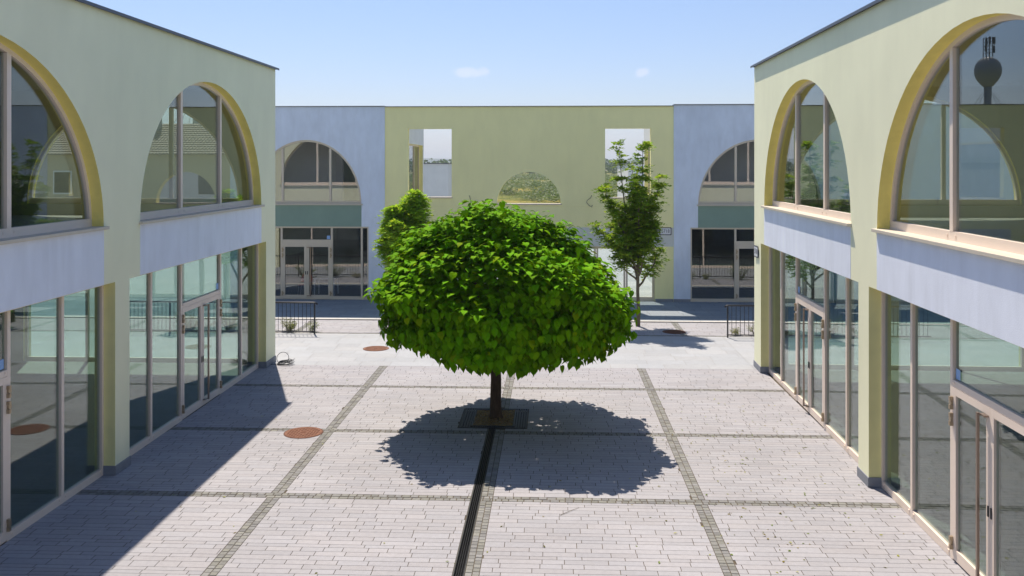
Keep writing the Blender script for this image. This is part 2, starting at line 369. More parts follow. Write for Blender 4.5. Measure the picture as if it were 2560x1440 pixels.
tr_ = MB(); slabs(tr_, -20, 20, 30.62, 35.4, (0.38, 0.5), (0.7, 1.2), 0.008, tv=0.08)
tag(tr_.build('terrace_paving', M['terrace']), kind='structure')
sheet('terrace_joints', -20, 20, 30.6, 35.4, -0.008, M['joint'])
kb = MB(); x = -20
while x < 20:
    kb.box(x + 0.004, x + 0.996, 30.46, 30.60, -0.03, 0.035); x += 1
tag(kb.build('kerb', M['kerb'], bevel=0.008), kind='structure')

# ------------------------------------------------------------------ facade builders
def ell(uc, a, zs, h): return lambda u: zs + h * math.sqrt(max(0.0, 1 - ((u - uc) / a) ** 2))
def rect_hole(u0, u1, z0, z1, rm=1): return dict(u0=u0, u1=u1, lo=lambda u: z0, hi=lambda u: z1, n=0, rm=rm)
def arch_hole(uc, a, zs, h, rm=1): return dict(u0=uc - a, u1=uc + a, lo=lambda u: zs, hi=ell(uc, a, zs, h), n=36, rm=rm)
def wall(mb, F, u0, u1, z0, z1, th, holes, back=0):
    br = {u0, u1}
    for h in holes:
        br.add(h['u0']); br.add(h['u1'])
        uc = (h['u0'] + h['u1']) / 2; a = (h['u1'] - h['u0']) / 2
        for k in range(1, h['n']): br.add(uc - a * math.cos(math.pi * k / h['n']))
    br = sorted(b for b in br if u0 <= b <= u1); 
    bb = [br[0]]
    for b in br[1:]:
        if b - bb[-1] > 1e-5: bb.append(b)
    flip = F.u.cross(F.n).z < 0
    def q(p, m): mb.face(p if not flip else p[::-1], m)
    for a, b in zip(bb, bb[1:]):
        mid = (a + b) / 2
        hs = sorted([h for h in holes if h['u0'] < mid < h['u1']], key=lambda h: h['lo'](mid))
        za, zb = z0, z0
        def solid(la, lb, ha, hb):
            if ha - la < 1e-4 and hb - lb < 1e-4: return
            q([F.p(b, 0, lb), F.p(a, 0, la), F.p(a, 0, ha), F.p(b, 0, hb)], 0)
            q([F.p(a, -th, la), F.p(b, -th, lb), F.p(b, -th, hb), F.p(a, -th, ha)], 2)
        for h in hs:
            solid(za, zb, h['lo'](a), h['lo'](b))
            if h['lo'](mid) > z0 + 1e-3: q([F.p(a, 0, h['lo'](a)), F.p(b, 0, h['lo'](b)), F.p(b, -th, h['lo'](b)), F.p(a, -th, h['lo'](a))][::-1], h['rm'])
            q([F.p(a, 0, h['hi'](a)), F.p(b, 0, h['hi'](b)), F.p(b, -th, h['hi'](b)), F.p(a, -th, h['hi'](a))], h['rm'])
            za, zb = h['hi'](a), h['hi'](b)
        solid(za, zb, z1, z1)
        q([F.p(a, 0, z1), F.p(b, 0, z1), F.p(b, -th, z1), F.p(a, -th, z1)][::-1], 0)
    for h in holes:
        for u in (h['u0'], h['u1']):
            if h['hi'](u) - h['lo'](u) > 0.02:
                mb.face([F.p(u, 0, h['lo'](u)), F.p(u, -th, h['lo'](u)), F.p(u, -th, h['hi'](u)), F.p(u, 0, h['hi'](u))], 3)
    for u in (u0, u1): mb.face([F.p(u, 0, z0), F.p(u, -th, z0), F.p(u, -th, z1), F.p(u, 0, z1)], 0)
def pane_poly(mb, F, pts, n, th=0.014):
    tu, tz = random.uniform(-1, 1) * 0.0016, random.uniform(-1, 1) * 0.0016
    cu = sum(p[0] for p in pts) / len(pts); cz = sum(p[1] for p in pts) / len(pts)
    f = [F.p(u, n + (u - cu) * tu + (z - cz) * tz, z) for u, z in pts]
    b = [p - F.n * th for p in f]; k = len(pts)
    mb.face(f); mb.face(b[::-1])
    for i in range(k): mb.face([f[i], b[i], b[(i + 1) % k], f[(i + 1) % k]])
def arched_window(F, uc, a, zs, h, mull, root, rec=0.2, fm='frame', gm='glass', fw=0.075, rail=0.13, sill=True, mw=0.10, dep=0.08):
    mb = MB(); e_o = ell(uc, a, zs, h); K = 48
    z0 = zs + 0.016
    ring = []
    for i in range(K + 1):
        t = math.pi * i / K; c, s_ = math.cos(t), math.sin(t)
        ring.append(((uc + (a + .006) * c, max(z0, zs + (h + .006) * s_)), (uc + (a - fw) * c, max(z0, zs + (h - fw) * s_))))
    for (o0, i0), (o1, i1) in zip(ring, ring[1:]):
        mb.face([F.p(o0[0], -rec, o0[1]), F.p(i0[0], -rec, i0[1]), F.p(i1[0], -rec, i1[1]), F.p(o1[0], -rec, o1[1])])
        mb.face([F.p(i0[0], -rec, i0[1]), F.p(i0[0], -rec - dep, i0[1]), F.p(i1[0], -rec - dep, i1[1]), F.p(i1[0], -rec, i1[1])])
        mb.face([F.p(o0[0], -rec - dep, o0[1]), F.p(i0[0], -rec - dep, i0[1]), F.p(i1[0], -rec - dep, i1[1]), F.p(o1[0], -rec - dep, o1[1])])
    ein = ell(uc, a - fw, zs, h - fw)
    F.box(mb, uc - a + fw * 0.3, uc + a - fw * 0.3, -rec - dep + .002, -rec + .003, z0, z0 + rail)
    for u in mull:
        F.box(mb, u - mw / 2, u + mw / 2, -rec - dep + .004, -rec + .006, z0 + rail, min(ein(u - mw / 2), ein(u + mw / 2)) + 0.02)
        for du in (-0.13, 0.13): F.box(mb, u + du - .02, u + du + .02, -rec + .002, -rec + .012, z0 + .05, z0 + .085)
    win = mb.build('window', M[fm], root)
    pb = MB(); cuts = [uc - a + fw * .6] + list(mull) + [uc + a - fw * .6]
    eo = ell(uc, a - fw * .6, zs, h - fw * .6)
    for c0, c1 in zip(cuts, cuts[1:]):
        c0 += 0.01; c1 -= 0.01
        top = [(c1 + (c0 - c1) * k / 16, 0) for k in range(17)]; top = [(u, max(z0 + rail * .7, eo(u))) for u, _ in top]
        pts = [(c0, z0 + rail * .6), (c1, z0 + rail * .6)] + [p for p in top if p[1] > z0 + rail * .75]
        pane_poly(pb, F, pts, -rec - dep / 2)
    pb.build('pane', M[gm], win)
    if sill:
        sb = MB(); F.box(sb, uc - a - 0.05, uc + a + 0.05, -rec - .02, 0.075, zs - 0.035, zs + 0.016); sb.build('sill', M['sill'], win, bevel=0.004)
    return win
def door_leaf(F, u0, u1, z0, z1, n, root, hinge_at, fm, gm, handle=True, hz=1, fw=0.095):
    mb = MB(); d = 0.06
    F.box(mb, u0, u0 + fw, n - d, n, z0, z1); F.box(mb, u1 - fw, u1, n - d, n, z0, z1)
    F.box(mb, u0 + fw, u1 - fw, n - d, n - .001, z0, z0 + 0.14); F.box(mb, u0 + fw, u1 - fw, n - d, n - .001, z1 - 0.10, z1)
    dr = mb.build('door', M[fm], root)
    pb = MB(); pane_poly(pb, F, [(u0 + fw * .7, z0 + .1), (u1 - fw * .7, z0 + .1), (u1 - fw * .7, z1 - .07), (u0 + fw * .7, z1 - .07)], n - d / 2); pb.build('pane', M[gm], dr)
    hu = u0 if hinge_at < 0 else u1
    for zz in (z1 - 0.30, z1 - 0.52, z0 + 0.12):
        hb = MB()
        F.box(hb, hu - 0.022, hu + 0.022, n + .0, n + 0.045, zz, zz + 0.06); F.box(hb, hu - 0.014, hu + 0.05, n, n + 0.03, zz + .065, zz + 0.115); F.box(hb, hu - 0.022, hu + 0.022, n, n + 0.045, zz + .12, zz + 0.17)
        hb.build('hinge', M['hinge'], dr)
    fu = u1 if hinge_at < 0 else u0; sgn = -1 if hinge_at < 0 else 1
    lk = MB(); F.box(lk, fu + sgn * 0.035 - .014, fu + sgn * 0.035 + .014, n, n + 0.012, z0 + 0.95, z0 + 1.08); lk.build('lock_plate', M['dark'], dr)
    if handle:
        hb = MB(); hu2 = fu + sgn * 0.17
        F.box(hb, hu2 - .02, hu2 + .02, n + 0.055, n + 0.085, z0 + 0.10, z1 - 0.10)
        F.box(hb, hu2 - .018, fu + sgn * .02, n + 0.0, n + 0.06, z1 - 0.125, z1 - 0.102); F.box(hb, hu2 - .018, fu + sgn * .02, n, n + 0.06, z0 + 0.11, z0 + 0.13)
        hb.build('handle', M['handle'], dr)
    return dr
def shopfront(F, u0, u1, z1, mull, door, root, rec=0.2, fm='frame', gm='glass_low', base=0.12, zl=2.33, zt=2.42, mw=0.075, name='shopfront', handle=True, sticker=True):
    mb = MB(); d = 0.08; z0 = 0.004; fw = 0.06
    segs = []
    F.box(mb, u0 + .001, u0 + fw, -rec - d, -rec, z0, z1 - .002); F.box(mb, u1 - fw, u1 - .001, -rec - d, -rec, z0, z1 - .002)
    F.box(mb, u0 + fw, u1 - fw, -rec - d, -rec, z1 - fw, z1 - .002)
    edges = [u0 + fw] + sorted(mull) + [u1 - fw]
    for u in mull: F.box(mb, u - mw / 2, u + mw / 2, -rec - d, -rec + .002, z0, z1 - fw)
    for a, b in zip(edges, edges[1:]):
        aa = a + (mw / 2 if a in mull else 0); bb_ = b - (mw / 2 if b in mull else 0)
        if door and abs(a - door[0]) < .01:
            F.box(mb, aa, bb_, -rec - d, -rec, zl, zt); F.box(mb, aa, bb_, -rec - d, -rec - .02, z0, 0.03)
            segs.append((aa, bb_, zt, z1 - fw))
            for c_ in (aa + .04, bb_ - .04): F.box(mb, c_ - .02, c_ + .02, -rec, -rec + .012, zt - .045, zt - .02)
        else:
            F.box(mb, aa, bb_, -rec - d, -rec, z0, z0 + base); segs.append((aa, bb_, z0 + base, z1 - fw))
            for c_ in (aa + .05, bb_ - .05): F.box(mb, c_ - .02, c_ + .02, -rec, -rec + .012, z0 + .06, z0 + .09)
    sf = mb.build(name, M[fm], root)
    pb = MB()
    for a, b, c, e_ in segs: pane_poly(pb, F, [(a - .015, c - .015), (b + .015, c - .015), (b + .015, e_ + .015), (a - .015, e_ + .015)], -rec - d / 2)
    pb.build('pane', M[gm], sf)
    if door:
        a, b = door[0] + mw / 2 + .004, door[1] - mw / 2 - .004; m_ = (a + b) / 2
        door_leaf(F, a, m_ - .003, 0.032, zl - .004, -rec + .004, root, -1, fm, gm, handle=False)
        door_leaf(F, m_ + .003, b, 0.032, zl - .004, -rec + .004, root, 1, fm, gm, handle=handle)
        if sticker:
            s_ = MB(); F.box(s_, door[1] - .20, door[1] - .07, -rec - .030, -rec - .0285, zt + .02, zt + .16); s_.build('sticker', M['sticker'], sf)
    return sf

ZR = 7.87; ZO = 3.30; ZS = 4.26; HA = 2.84
def arcade(side):
    X0 = -7.45 if side < 0 else 5.25
    y0, y1 = -4.9, 23.95
    lab = ('pale green arcade building on the left in full shade, with yellow edged arched windows' if side < 0 else
           'pale green arcade building on the right catching slanting sun, with yellow edged arched windows')
    root = thing('arcade_building', (X0, 12, 0), lab, 'building', 'facing arcade buildings along the courtyard')
    F = Frame((X0, 0, 0), (0, 1, 0), (-side, 0, 0))
    bays = [19.38, 11.26, 3.14]
    holes = []
    for c in bays: holes += [rect_hole(c - 3.81, c + 3.79, 0, ZO, 3), arch_hole(c, 3.4, ZS, HA, 1)]
    mb = MB(); wall(mb, F, y0, y1, 0, ZR, 0.36, holes)
    mats = [M['green'], M['yellow'], M['in_wall'], M['olive_jamb']]
    mb.build('facade_wall', mats, root)
    for c in bays:
        pb = MB(); F.box(pb, c - 3.4, c + 3.4, -0.03, 0.004, ZO + .003, ZS - .036); pb.build('spandrel_panel', M['lilac'], root)
        arched_window(F, c, 3.4, ZS, HA, [c - 1.1, c + 1.1], root)
        shopfront(F, c - 3.81, c + 3.79, ZO, [c - 2.5, c - 1.1, c + 1.1, c + 2.5], (c - 1.1, c + 1.1), root)
    # plinths at the pillar feet
    for a, b in [(y0, bays[2] - 3.83)] + [(bays[i + 1] + 3.77, bays[i] - 3.79) for i in (1, 0)] + [(bays[0] + 3.77, y1 + .02)]:
        pb = MB(); F.box(pb, a, b, -0.22, 0.018, 0.003, 0.16); pb.build('plinth', M['plinth'], root)
    # end wall facing the cross street
    XB = X0 + side * 8.1
    ec = X0 + side * 3.75
    G_ = Frame((0, y1, 0), (1, 0, 0), (0, 1, 0))
    lo, hi = sorted((X0 + side * 0.36, XB))
    mb = MB(); wall(mb, G_, lo, hi, 0, ZR, 0.36, [rect_hole(ec - 3.0, ec + 3.0, 0, ZO, 3), arch_hole(ec, 2.9, ZS, HA, 1)])
    mb.build('end_wall', mats, root)
    arched_window(G_, ec, 2.9, ZS, HA, [ec - 1.0, ec + 1.0], root)
    shopfront(G_, ec - 3.0, ec + 3.0, ZO, [ec - 1.3, ec + 1.3], None, root)
    # rear wall, near wall, floors, roof
    mb = MB()
    lo, hi = sorted((XB, XB - side * 0.3)); mb.box(lo, hi, y0, y1 - .36, 0, ZR)
    lo, hi = sorted((X0 + side * .36, XB - side * .3)); mb.box(lo, hi, y0, y0 + .3, 0, ZR)
    mb.build('rear_wall', M['green'], root)
    mb = MB(); mb.box(lo, hi, y0 + .3, y1 - .36, -0.02, 0.02); mb.build('ground_floor', M['in_floor'], root)
    mb = MB(); mb.box(lo, hi, y0 + .3, y1 - .36, 3.42, 3.95); mb.build('upper_floor', M['in_floor'], root)
    mb = MB(); mb.box(lo, hi, y0 + .3, y1 - .36, 7.30, 7.62); mb.build('roof', M['roof'], root)
    # interior partitions seen behind the glass
    mb = MB()
    mb.box(lo + (0 if side < 0 else 1.6), hi - (1.6 if side < 0 else 0), 7.1, 7.3, 3.96, 7.29); mb.build('partition', M['in_wall'], root); mb = MB()
    for yy in (7.2,): mb.box(lo + (0 if side < 0 else 2.6), hi - (2.6 if side < 0 else 0), yy - .1, yy + .1, 0.03, 3.41)
    mb.build('partition', M['in_wall'], root)
    for yy in (15.3,):
        mb = MB(); xx = X0 + side * 4; mb.box(xx - .18, xx + .18, yy - .18, yy + .18, 0.03, 3.41); mb.build('column', M['in_wall'], root)
    # roof coping
    mb = MB()
    a, b = sorted((X0 - side * 0.085, X0 + side * .42)); mb.box(a, b, y0 - .05, y1 + .085, ZR + .002, ZR + 0.035)
    a2, b2 = sorted((X0 - side * 0.085, X0 - side * 0.080)); mb.box(a2, b2, y0 - .05, y1 + .085, ZR - 0.02, ZR + .002)
    c, d = sorted((X0 + side * .42, XB + side * .06)); mb.box(c, d, y1 - .42, y1 + .085, ZR + .002, ZR + 0.035)
    mb.build('coping', M['coping'], root)
    return root
left_b = arcade(-1); right_b = arcade(1)
right_b.location.x = 5.165; right_b.rotation_euler.z = -0.013   # stands a hair out of parallel

# rear buildings (north side of the court)
YB = 35.05; ZB = 7.58
FB = Frame((0, YB, 0), (1, 0, 0), (0, -1, 0))
def rear(side):
    if side < 0: u0, u1, uc, a, lab = -12.7, -6.55, -9.67, 2.2, 'blue rendered rear building left of the olive wall, red chair behind its glass doors'
    else: u0, u1, uc, a, lab = 4.70, 24.0, 7.98, 2.35, 'blue rendered rear building right of the olive wall, partly hidden by the right arcade'
    root = thing('corner_building', ((u0 + u1) / 2, YB, 0), lab, 'building', 'blue buildings either side of the olive wall')
    zs, ht = 3.75, 2.53
    oL, oR = (-12.15, -7.19) if side < 0 else (5.34, 10.62)
    mats = [M['blue'], M['yellow'], M['in_wall'], M['blue']]
    mb = MB(); F = Frame((0, YB - 0.03, 0), (1, 0, 0), (0, -1, 0))
    wall(mb, F, u0, u1, 0, ZB + (0.0 if side < 0 else 0.03), 0.35, [rect_hole(oL, oR, 0, 2.87, 3), arch_hole(uc, a, zs, ht, 0)])
    mb.build('facade_wall', mats, root)
    pb = MB(); F.box(pb, uc - a, uc + a, -0.03, 0.004, 2.873, zs - .037); pb.build('spandrel_panel', M['sage'], root)
    mo = 0.95 if side < 0 else 0.90
    arched_window(F, uc, a, zs, ht, [uc - mo, uc + mo], root, rec=0.05, fm='frame2', gm='glass_back', rail=0.11, mw=.09)
    if side < 0: shopfront(F, oL, oR, 2.87, [-10.66, -8.66, -7.47], (-10.66, -8.66), root, rec=0.05, fm='frame2', gm='glass_back', zl=2.17, zt=2.35)
    else: shopfront(F, oL, oR, 2.87, [7.07, 9.05], (7.07, 9.05), root, rec=0.05, fm='frame2', gm='glass_back', zl=2.17, zt=2.35)
    mb = MB(); F.box(mb, u0, oL, -.2, .012, .003, .11); mb.build('plinth', M['plinth'], root); mb = MB(); F.box(mb, oR, u1, -.2, .012, .003, .11); mb.build('plinth', M['plinth'], root)
    mb = MB(); yb = YB + 8.95
    mb.box(u0, u0 + .3, YB + .32, yb - .3, 0, ZB - .1); mb.box(u0, u1, yb - .3, yb, 0, ZB - .1)
    mb.build('rear_wall', M['blue'], root)
    # courtyard-side wing wall with a wide window
    xs = u1 if side < 0 else u0
    W = Frame((xs + (0.25 if side < 0 else -0.24), 0, 0), (0, 1, 0), (1 if side < 0 else -1, 0, 0))
    mb = MB(); wall(mb, W, YB + .42, yb, 0, ZB, 0.3, [rect_hole(YB + 1.2, YB + 8.65, 3.9, 6.24, 1)])
    mb.build('wing_wall', [M['grey_paint'], M['olive_jamb'], M['in_wall'], M['olive_jamb']], root)
    mb = MB(); W.box(mb, YB + 1.2, YB + 1.27, -.25, -.18, 3.9, 6.24); W.box(mb, YB + 8.58, YB + 8.65, -.25, -.18, 3.9, 6.24); W.box(mb, YB + 1.27, YB + 8.58, -.25, -.18, 3.9, 3.97); W.box(mb, YB + 1.27, YB + 8.58, -.25, -.18, 6.17, 6.24)
    W.box(mb, YB + 7.02, YB + 7.08, -.25, -.175, 3.97, 6.17)
    wn_ = mb.build('window', M['frame2'], root)
    pb = MB(); pane_poly(pb, W, [(YB + 1.25, 3.95), (YB + 7.04, 3.95), (YB + 7.04, 6.2), (YB + 1.25, 6.2)], -.21); pane_poly(pb, W, [(YB + 7.05, 3.95), (YB + 8.6, 3.95), (YB + 8.6, 6.2), (YB + 7.05, 6.2)], -.21); pb.build('pane', M['glass_back'], wn_)
    xi0, xi1 = (u0 + .3, xs - .05) if side < 0 else (xs + .06, u1 - .3)
    mb = MB(); mb.box(xi0, xi1, YB + .32, yb - .3, -.02, .02); mb.build('ground_floor', M['in_floor'], root)
    mb = MB(); mb.box(xi0, xi1, YB + .33, yb - .3, 3.05, 3.55); mb.build('upper_floor', M['in_dark'], root)
    mb = MB(); mb.box(xi0, xi1, YB + .33, yb - .3, 7.0, 7.3); mb.build('roof', M['roof'], root)
    mb = MB(); mb.box(xi0, xi1, YB + 3.4, YB + 3.6, .03, 3.0); mb.build('partition', M['in_dark'], root); mb = MB(); mb.box(xi0, xi1 - 2.0, YB + 1.6, YB + 1.8, 3.56, 6.99)
    mb.build('partition', M['rear_room'], root)
    mb = MB(); zt = ZB + (0.0 if side < 0 else 0.03)
    mb.box(u0, u1 - .001, YB - .075, YB + .36, zt + .002, zt + .03)
    mb.build('coping', M['coping'], root)
    return root
rear(-1); rear(1)

# olive screen wall with its unglazed openings
sw = thing('screen_wall', (-0.92, YB, 0), 'olive green free standing wall with two square openings and a half round one, fields behind', 'wall')
mb = MB()
holes = [rect_hole(-5.64, -3.92, 4.03, 6.71), rect_hole(2.06, 3.82, 4.03, 6.71), arch_hole(-0.9, 1.24, 3.78, 1.24), rect_hole(-5.82, -2.42, 0, 2.13, 3), rect_hole(-2.42, 0.57, 0, 2.92, 3), rect_hole(0.57, 3.98, 0, 2.13, 3)]
wall(mb, FB, -6.549, 4.699, 0, ZB, 0.3, holes)
mb.build('wall_face', [M['green2'], M['olive_jamb'], M['green2'], M['olive_jamb']], sw)
mb = MB(); FB.box(mb, -5.9, -2.43, 0.0, .004, 2.135, 2.87); FB.box(mb, .58, 4.69, 0.0, .004, 2.135, 2.87); mb.build('painted_band', M['grey_paint'], sw)
mb = MB()
for a, b in ((-6.549, 4.699),): FB.box(mb, a, b, 0, .003, 3.672, 3.682)
mb.build('joint_line', M['olive_jamb'], sw)
for a, b, z in ((-5.68, -3.88, 4.03), (2.02, 3.86, 4.03), (-2.16, 0.38, 3.78)):
    mb = MB(); FB.box(mb, a, b, -.32, .05, z - .035, z + .012); mb.build('sill', M['sill'], sw)
mb = MB(); mb.box(-6.548, 4.698, YB - .06, YB + .34, ZB - .012, ZB + .012); mb.build('coping', M['coping'], sw)
mb = MB(); FB.box(mb, -6.54, -5.83, -.15, .014, .003, .11); mb.build('plinth', M['plinth'], sw); mb = MB(); FB.box(mb, 3.99, 4.69, -.15, .014, .003, .11); mb.build('plinth', M['plinth'], sw)
for (a, b, zt, ml) in ((0.63, 3.98, 2.13, [1.72, 2.86]), (-5.82, -2.48, 2.13, [-4.72, -3.58]), (-2.42, .57, 2.92, [-1.42, -0.42])):
    mb = MB()
    FB.box(mb, a, a + .09, -.2, -.12, 0.004, zt - .003); FB.box(mb, b - .09, b - .001, -.2, -.12, .004, zt - .003); FB.box(mb, a + .09, b - .09, -.2, -.12, zt - .09, zt - .003); FB.box(mb, a + .09, b - .09, -.2, -.12, .004, .16)
    for u in ml:
        FB.box(mb, u - .08, u - .01, -.2, -.118, .16, zt - .09); FB.box(mb, u + .01, u + .08, -.2, -.118, .16, zt - .09)
        for zz in (1.5, 1.66): FB.box(mb, u - .03, u + .03, -.118, -.08, zz, zz + .07)
    d_ = mb.build('glazed_door', M['frame2'], sw)
    pb = MB(); e2 = [a + .07] + ml + [b - .07]
    for p0, p1 in zip(e2, e2[1:]): pane_poly(pb, FB, [(p0 + .02, .14), (p1 - .02, .14), (p1 - .02, zt - .07), (p0 + .02, zt - .07)], -.16)
    pb.build('pane', M['glass'], d_)

# low blocks beyond the wall
def block(x0, x1, y0, y1, z, lab):
    r_ = thing('low_building', ((x0 + x1) / 2, y0, 0), lab, 'building', 'flat roofed blocks beyond the olive wall')
    mb = MB(); mb.box(x0, x1, y0, y1, 0, z); mb.build('wall', M['grey_paint'], r_)
    mb = MB(); mb.box(x0 - .05, x1 + .05, y0 - .004, y0 + .02, 0.02, 3.0); mb.build('shadow_base', M['sage'], r_)  # sage strip puts the shadow on the lower wall into the colour
    mb = MB(); mb.box(x0 - .08, x1 + .08, y0 - .08, y1 + .08, z, z + .05); mb.build('coping', M['coping'], r_)
    mb = MB(); mb.box(x0 + 1.2, x0 + 3.4, y0 - .03, y0 - .006, 3.3, 4.6); mb.build('window', M['dark'], r_)
block(-15, -6.95, 60, 70, 5.36, 'pale grey low block seen through the left square opening')
block(5.06, 13, 60, 70, 5.36, 'pale grey low block seen through the right square opening behind the ash tree')

# house with tiled roof, seen through the left arcade
hs = thing('tiled_house', (-28, 60, 0), 'cream house with grey tiled roof and tall chimney behind the left arcade', 'house')
mb = MB(); mb.box(-36, -21.4, 60, 70, 0, 6.05); mb.build('wall', M['cream'], hs)
mb = MB()
nr = 14
for side_ in (0, 1):
    for i in range(nr):
        t0, t1 = i / nr, (i + 1) / nr
        ya, yb_ = (59.6 + 5.4 * t0, 59.6 + 5.4 * t1) if side_ == 0 else (70.4 - 5.4 * t0, 70.4 - 5.4 * t1)
        za, zb_ = 6.0 + 2.3 * t0, 6.0 + 2.3 * t1
        x = -36.4
        while x < -21.0:
            mb.face([(x, ya, za + .05), (x + .12, ya, za + .10), (x + .12, yb_, zb_ + .04), (x, yb_, zb_)]); mb.face([(x + .12, ya, za + .10), (x + .24, ya, za + .05), (x + .24, yb_, zb_), (x + .12, yb_, zb_ + .04)])
            mb.face([(x, ya, za - .02), (x + .24, ya, za - .02), (x + .24, ya, za + .05), (x + .12, ya, za + .1), (x, ya, za + .05)])
            x += .24
rf = mb.build('roof', M['tile'], hs)
mb = MB(); mb.box(-28.9, -28.3, 63.6, 64.2, 7.0, 9.9); mb.box(-28.98, -28.22, 63.52, 64.28, 9.9, 10.0); mb.build('chimney', M['tank'], rf)
mb = MB(); mb.face([(-36, 60, 6.04), (-36, 70, 6.04), (-36, 65, 8.2)]); mb.face([(-21.4, 60, 6.04), (-21.4, 70, 6.04), (-21.4, 65, 8.2)]); mb.build('gable', M['cream'], hs)
for xx in (-34, -30.5):
    mb = MB(); mb.box(xx, xx + 1.3, 59.94, 59.99, 3.3, 4.9); w_ = mb.build('window', M['white_plastic'], hs)
    mb = MB(); mb.box(xx + .1, xx + 1.2, 59.91, 59.935, 3.4, 4.8); mb.build('pane', M['dark'], w_)

# water tower, far off to the left; mirrored by the near right arched window
wt = thing('water_tower', (-102.8, 255.9, 0), 'ball shaped guyed water tower topped by antennas, mirrored in the near right arch', 'water tower')
mb = MB(); mb.tube([(-102.8, 255.9, 0), (-102.8, 255.9, 27)], .95, 20); mb.build('shaft', M['concrete'], wt, smooth=True)
mb = MB(); vs = []
prof = [(1.0, 26.6), (1.9, 27.6), (2.8, 28.8), (3.35, 30.3), (3.45, 31.6), (3.15, 33.0), (2.4, 34.2), (1.2, 34.9), (0.1, 35.1)]
K = 28
for r_, z in prof: vs += [(-102.8 + r_ * math.cos(2 * math.pi * k / K), 255.9 + r_ * math.sin(2 * math.pi * k / K), z) for k in range(K)]
mb.mesh(vs, [(i * K + k, i * K + (k + 1) % K, (i + 1) * K + (k + 1) % K, (i + 1) * K + k) for i in range(len(prof) - 1) for k in range(K)])
mb.build('tank', M['tank'], wt, smooth=True)
mb = MB()
for dx in (-.9, 0, .9):
    for dy in (-.9, .9): mb.tube([(-102.8 + dx, 255.9 + dy, 35), (-102.8 + dx, 255.9 + dy, 40.4)], .12, 6)
for z in range(36, 41): mb.box(-103.8, -101.8, 254.9, 255, z, z + .12); mb.box(-103.8, -101.8, 256.9, 257, z, z + .12)
for dx, z in ((-1.2, 38.3), (1.0, 38), (-1.1, 36), (1.1, 36.3), (0, 38.4)): mb.box(-102.8 + dx - .3, -102.8 + dx + .3, 254.5, 254.8, z, z + 2)
mb.build('antenna', M['dark'], wt)
for k in range(6):
    a = k * math.pi / 3 + .2; mb = MB(); mb.tube([(-102.8 + 1.3 * math.cos(a), 255.9 + 1.3 * math.sin(a), 25), (-102.8 + 17 * math.cos(a), 255.9 + 17 * math.sin(a), 0)], .06, 4); mb.build('guy_wire', M['dark'], wt)

# ------------------------------------------------------------------ small street things
def railing(x0, x1, y, endside, lab):
    r_ = thing('railing', ((x0 + x1) / 2, y, 0), lab, 'railing', 'dark metal railings beside the planting')
    mb = MB()
    if endside > 0: pts = [(x0, y, .985), (x1 - .02, y, .985), (x1 + .05, y, .975), (x1 + .09, y, .93)]
    else: pts = [(x1, y, .985), (x0 + .02, y, .985), (x0 - .05, y, .975), (x0 - .09, y, .93)]
    mb.tube(pts, .026, 8); mb.build('handrail', M['dark'], r_, smooth=True)
    mb = MB(); mb.box(x0, x1, y - .012, y + .012, .07, .10); mb.build('bottom_rail', M['dark'], r_)
    n = int((x1 - x0) / .128)
    for k in range(n + 1):
        x = (x1 - k * .128) if endside > 0 else (x0 + k * .128)
        mb = MB()
        if k % 12 == 0: mb.box(x - .02, x + .02, y - .02, y + .02, 0.0, .965); mb.build('post', M['dark'], r_)
        else: mb.tube([(x, y, .09), (x, y, .965)], .0085, 6, cap=False); mb.build('baluster', M['dark'], r_)
    return r_
railing(-13.5, -7.42, 27.86, 1, 'dark railing ending beside the left arcade corner')
railing(5.38, 11.5, 27.86, -1, 'dark railing starting beside the right arcade corner')

def manhole(x, y, r, lab, dark=False):
    r_ = thing('manhole_cover', (x, y, 0), lab, 'manhole cover', 'rusty round manhole covers')
    m1, m2 = (M['rust_dark'], M['rust_dark']) if dark else (M['rust'], M['rust_dark'])
    mb = MB(); mb.disc((x, y), r, -.01, .006); mb.build('rim', m2, r_)
    mb = MB(); mb.disc((x, y), r * .93, 0, .011)
    s = .055; k = int(r / s) + 1
    for i in range(-k, k + 1):
        for j in range(-k, k + 1):
            cx, cy_ = x + i * s, y + j * s
            if math.hypot(i * s, j * s) < r * .86 and not (abs(i) < 2 and abs(j) < 2):
                if (i + j) % 2: mb.box(cx - .02, cx + .02, cy_ - .008, cy_ + .008, .009, .018)
                else: mb.box(cx - .008, cx + .008, cy_ - .02, cy_ + .02, .009, .018)
    for i in range(-1, 2): mb.box(x - .05, x + .05, y + i * .04 - .01, y + i * .04 + .01, .009, .017)
    mb.build('lid', m1, r_)
manhole(-4.91, 17.6, .385, 'rusty round manhole cover in the pavers left of the tree shadow')
manhole(-5.07, 25.75, .375, 'rusty round manhole cover in the pale slabs left of the big tree')
manhole(3.87, 28.75, .37, 'dark manhole cover in the ash tree shade near the right railing', True)

# tree pit grating
gr = thing('tree_grate', (-1.2, 18.79, 0), 'dark iron slotted frame around the foot of the big tree', 'tree grate')
mb = MB()
for a, b in ((-1.88, -1.86), (-.54, -.52)): mb.box(a, b, 18.07, 19.50, -.02, .012)
for a, b in ((18.07, 18.09), (19.48, 19.50)): mb.box(-1.86, -.54, a, b, -.02, .012)
for a, b in ((-1.64, -1.61), (-.79, -.76)): mb.box(a, b, 18.17, 19.40, -.02, .02)
for a, b in ((18.17, 18.2), (19.37, 19.40)): mb.box(-1.61, -.79, a, b, -.02, .02)
mb.build('frame', M['iron'], gr)
mb = MB()
for x0_ in (-1.845, -.745):
    for k in range(4): mb.box(x0_ + k * .052, x0_ + k * .052 + .03, 18.1, 19.47, -.01, .008)
for y0_ in (18.10, 19.41):
    xx = -1.6
    while xx < -.8: mb.box(xx, xx + .022, y0_, y0_ + .06, -.01, .006); xx += .045
mb.build('grating', M['iron'], gr)
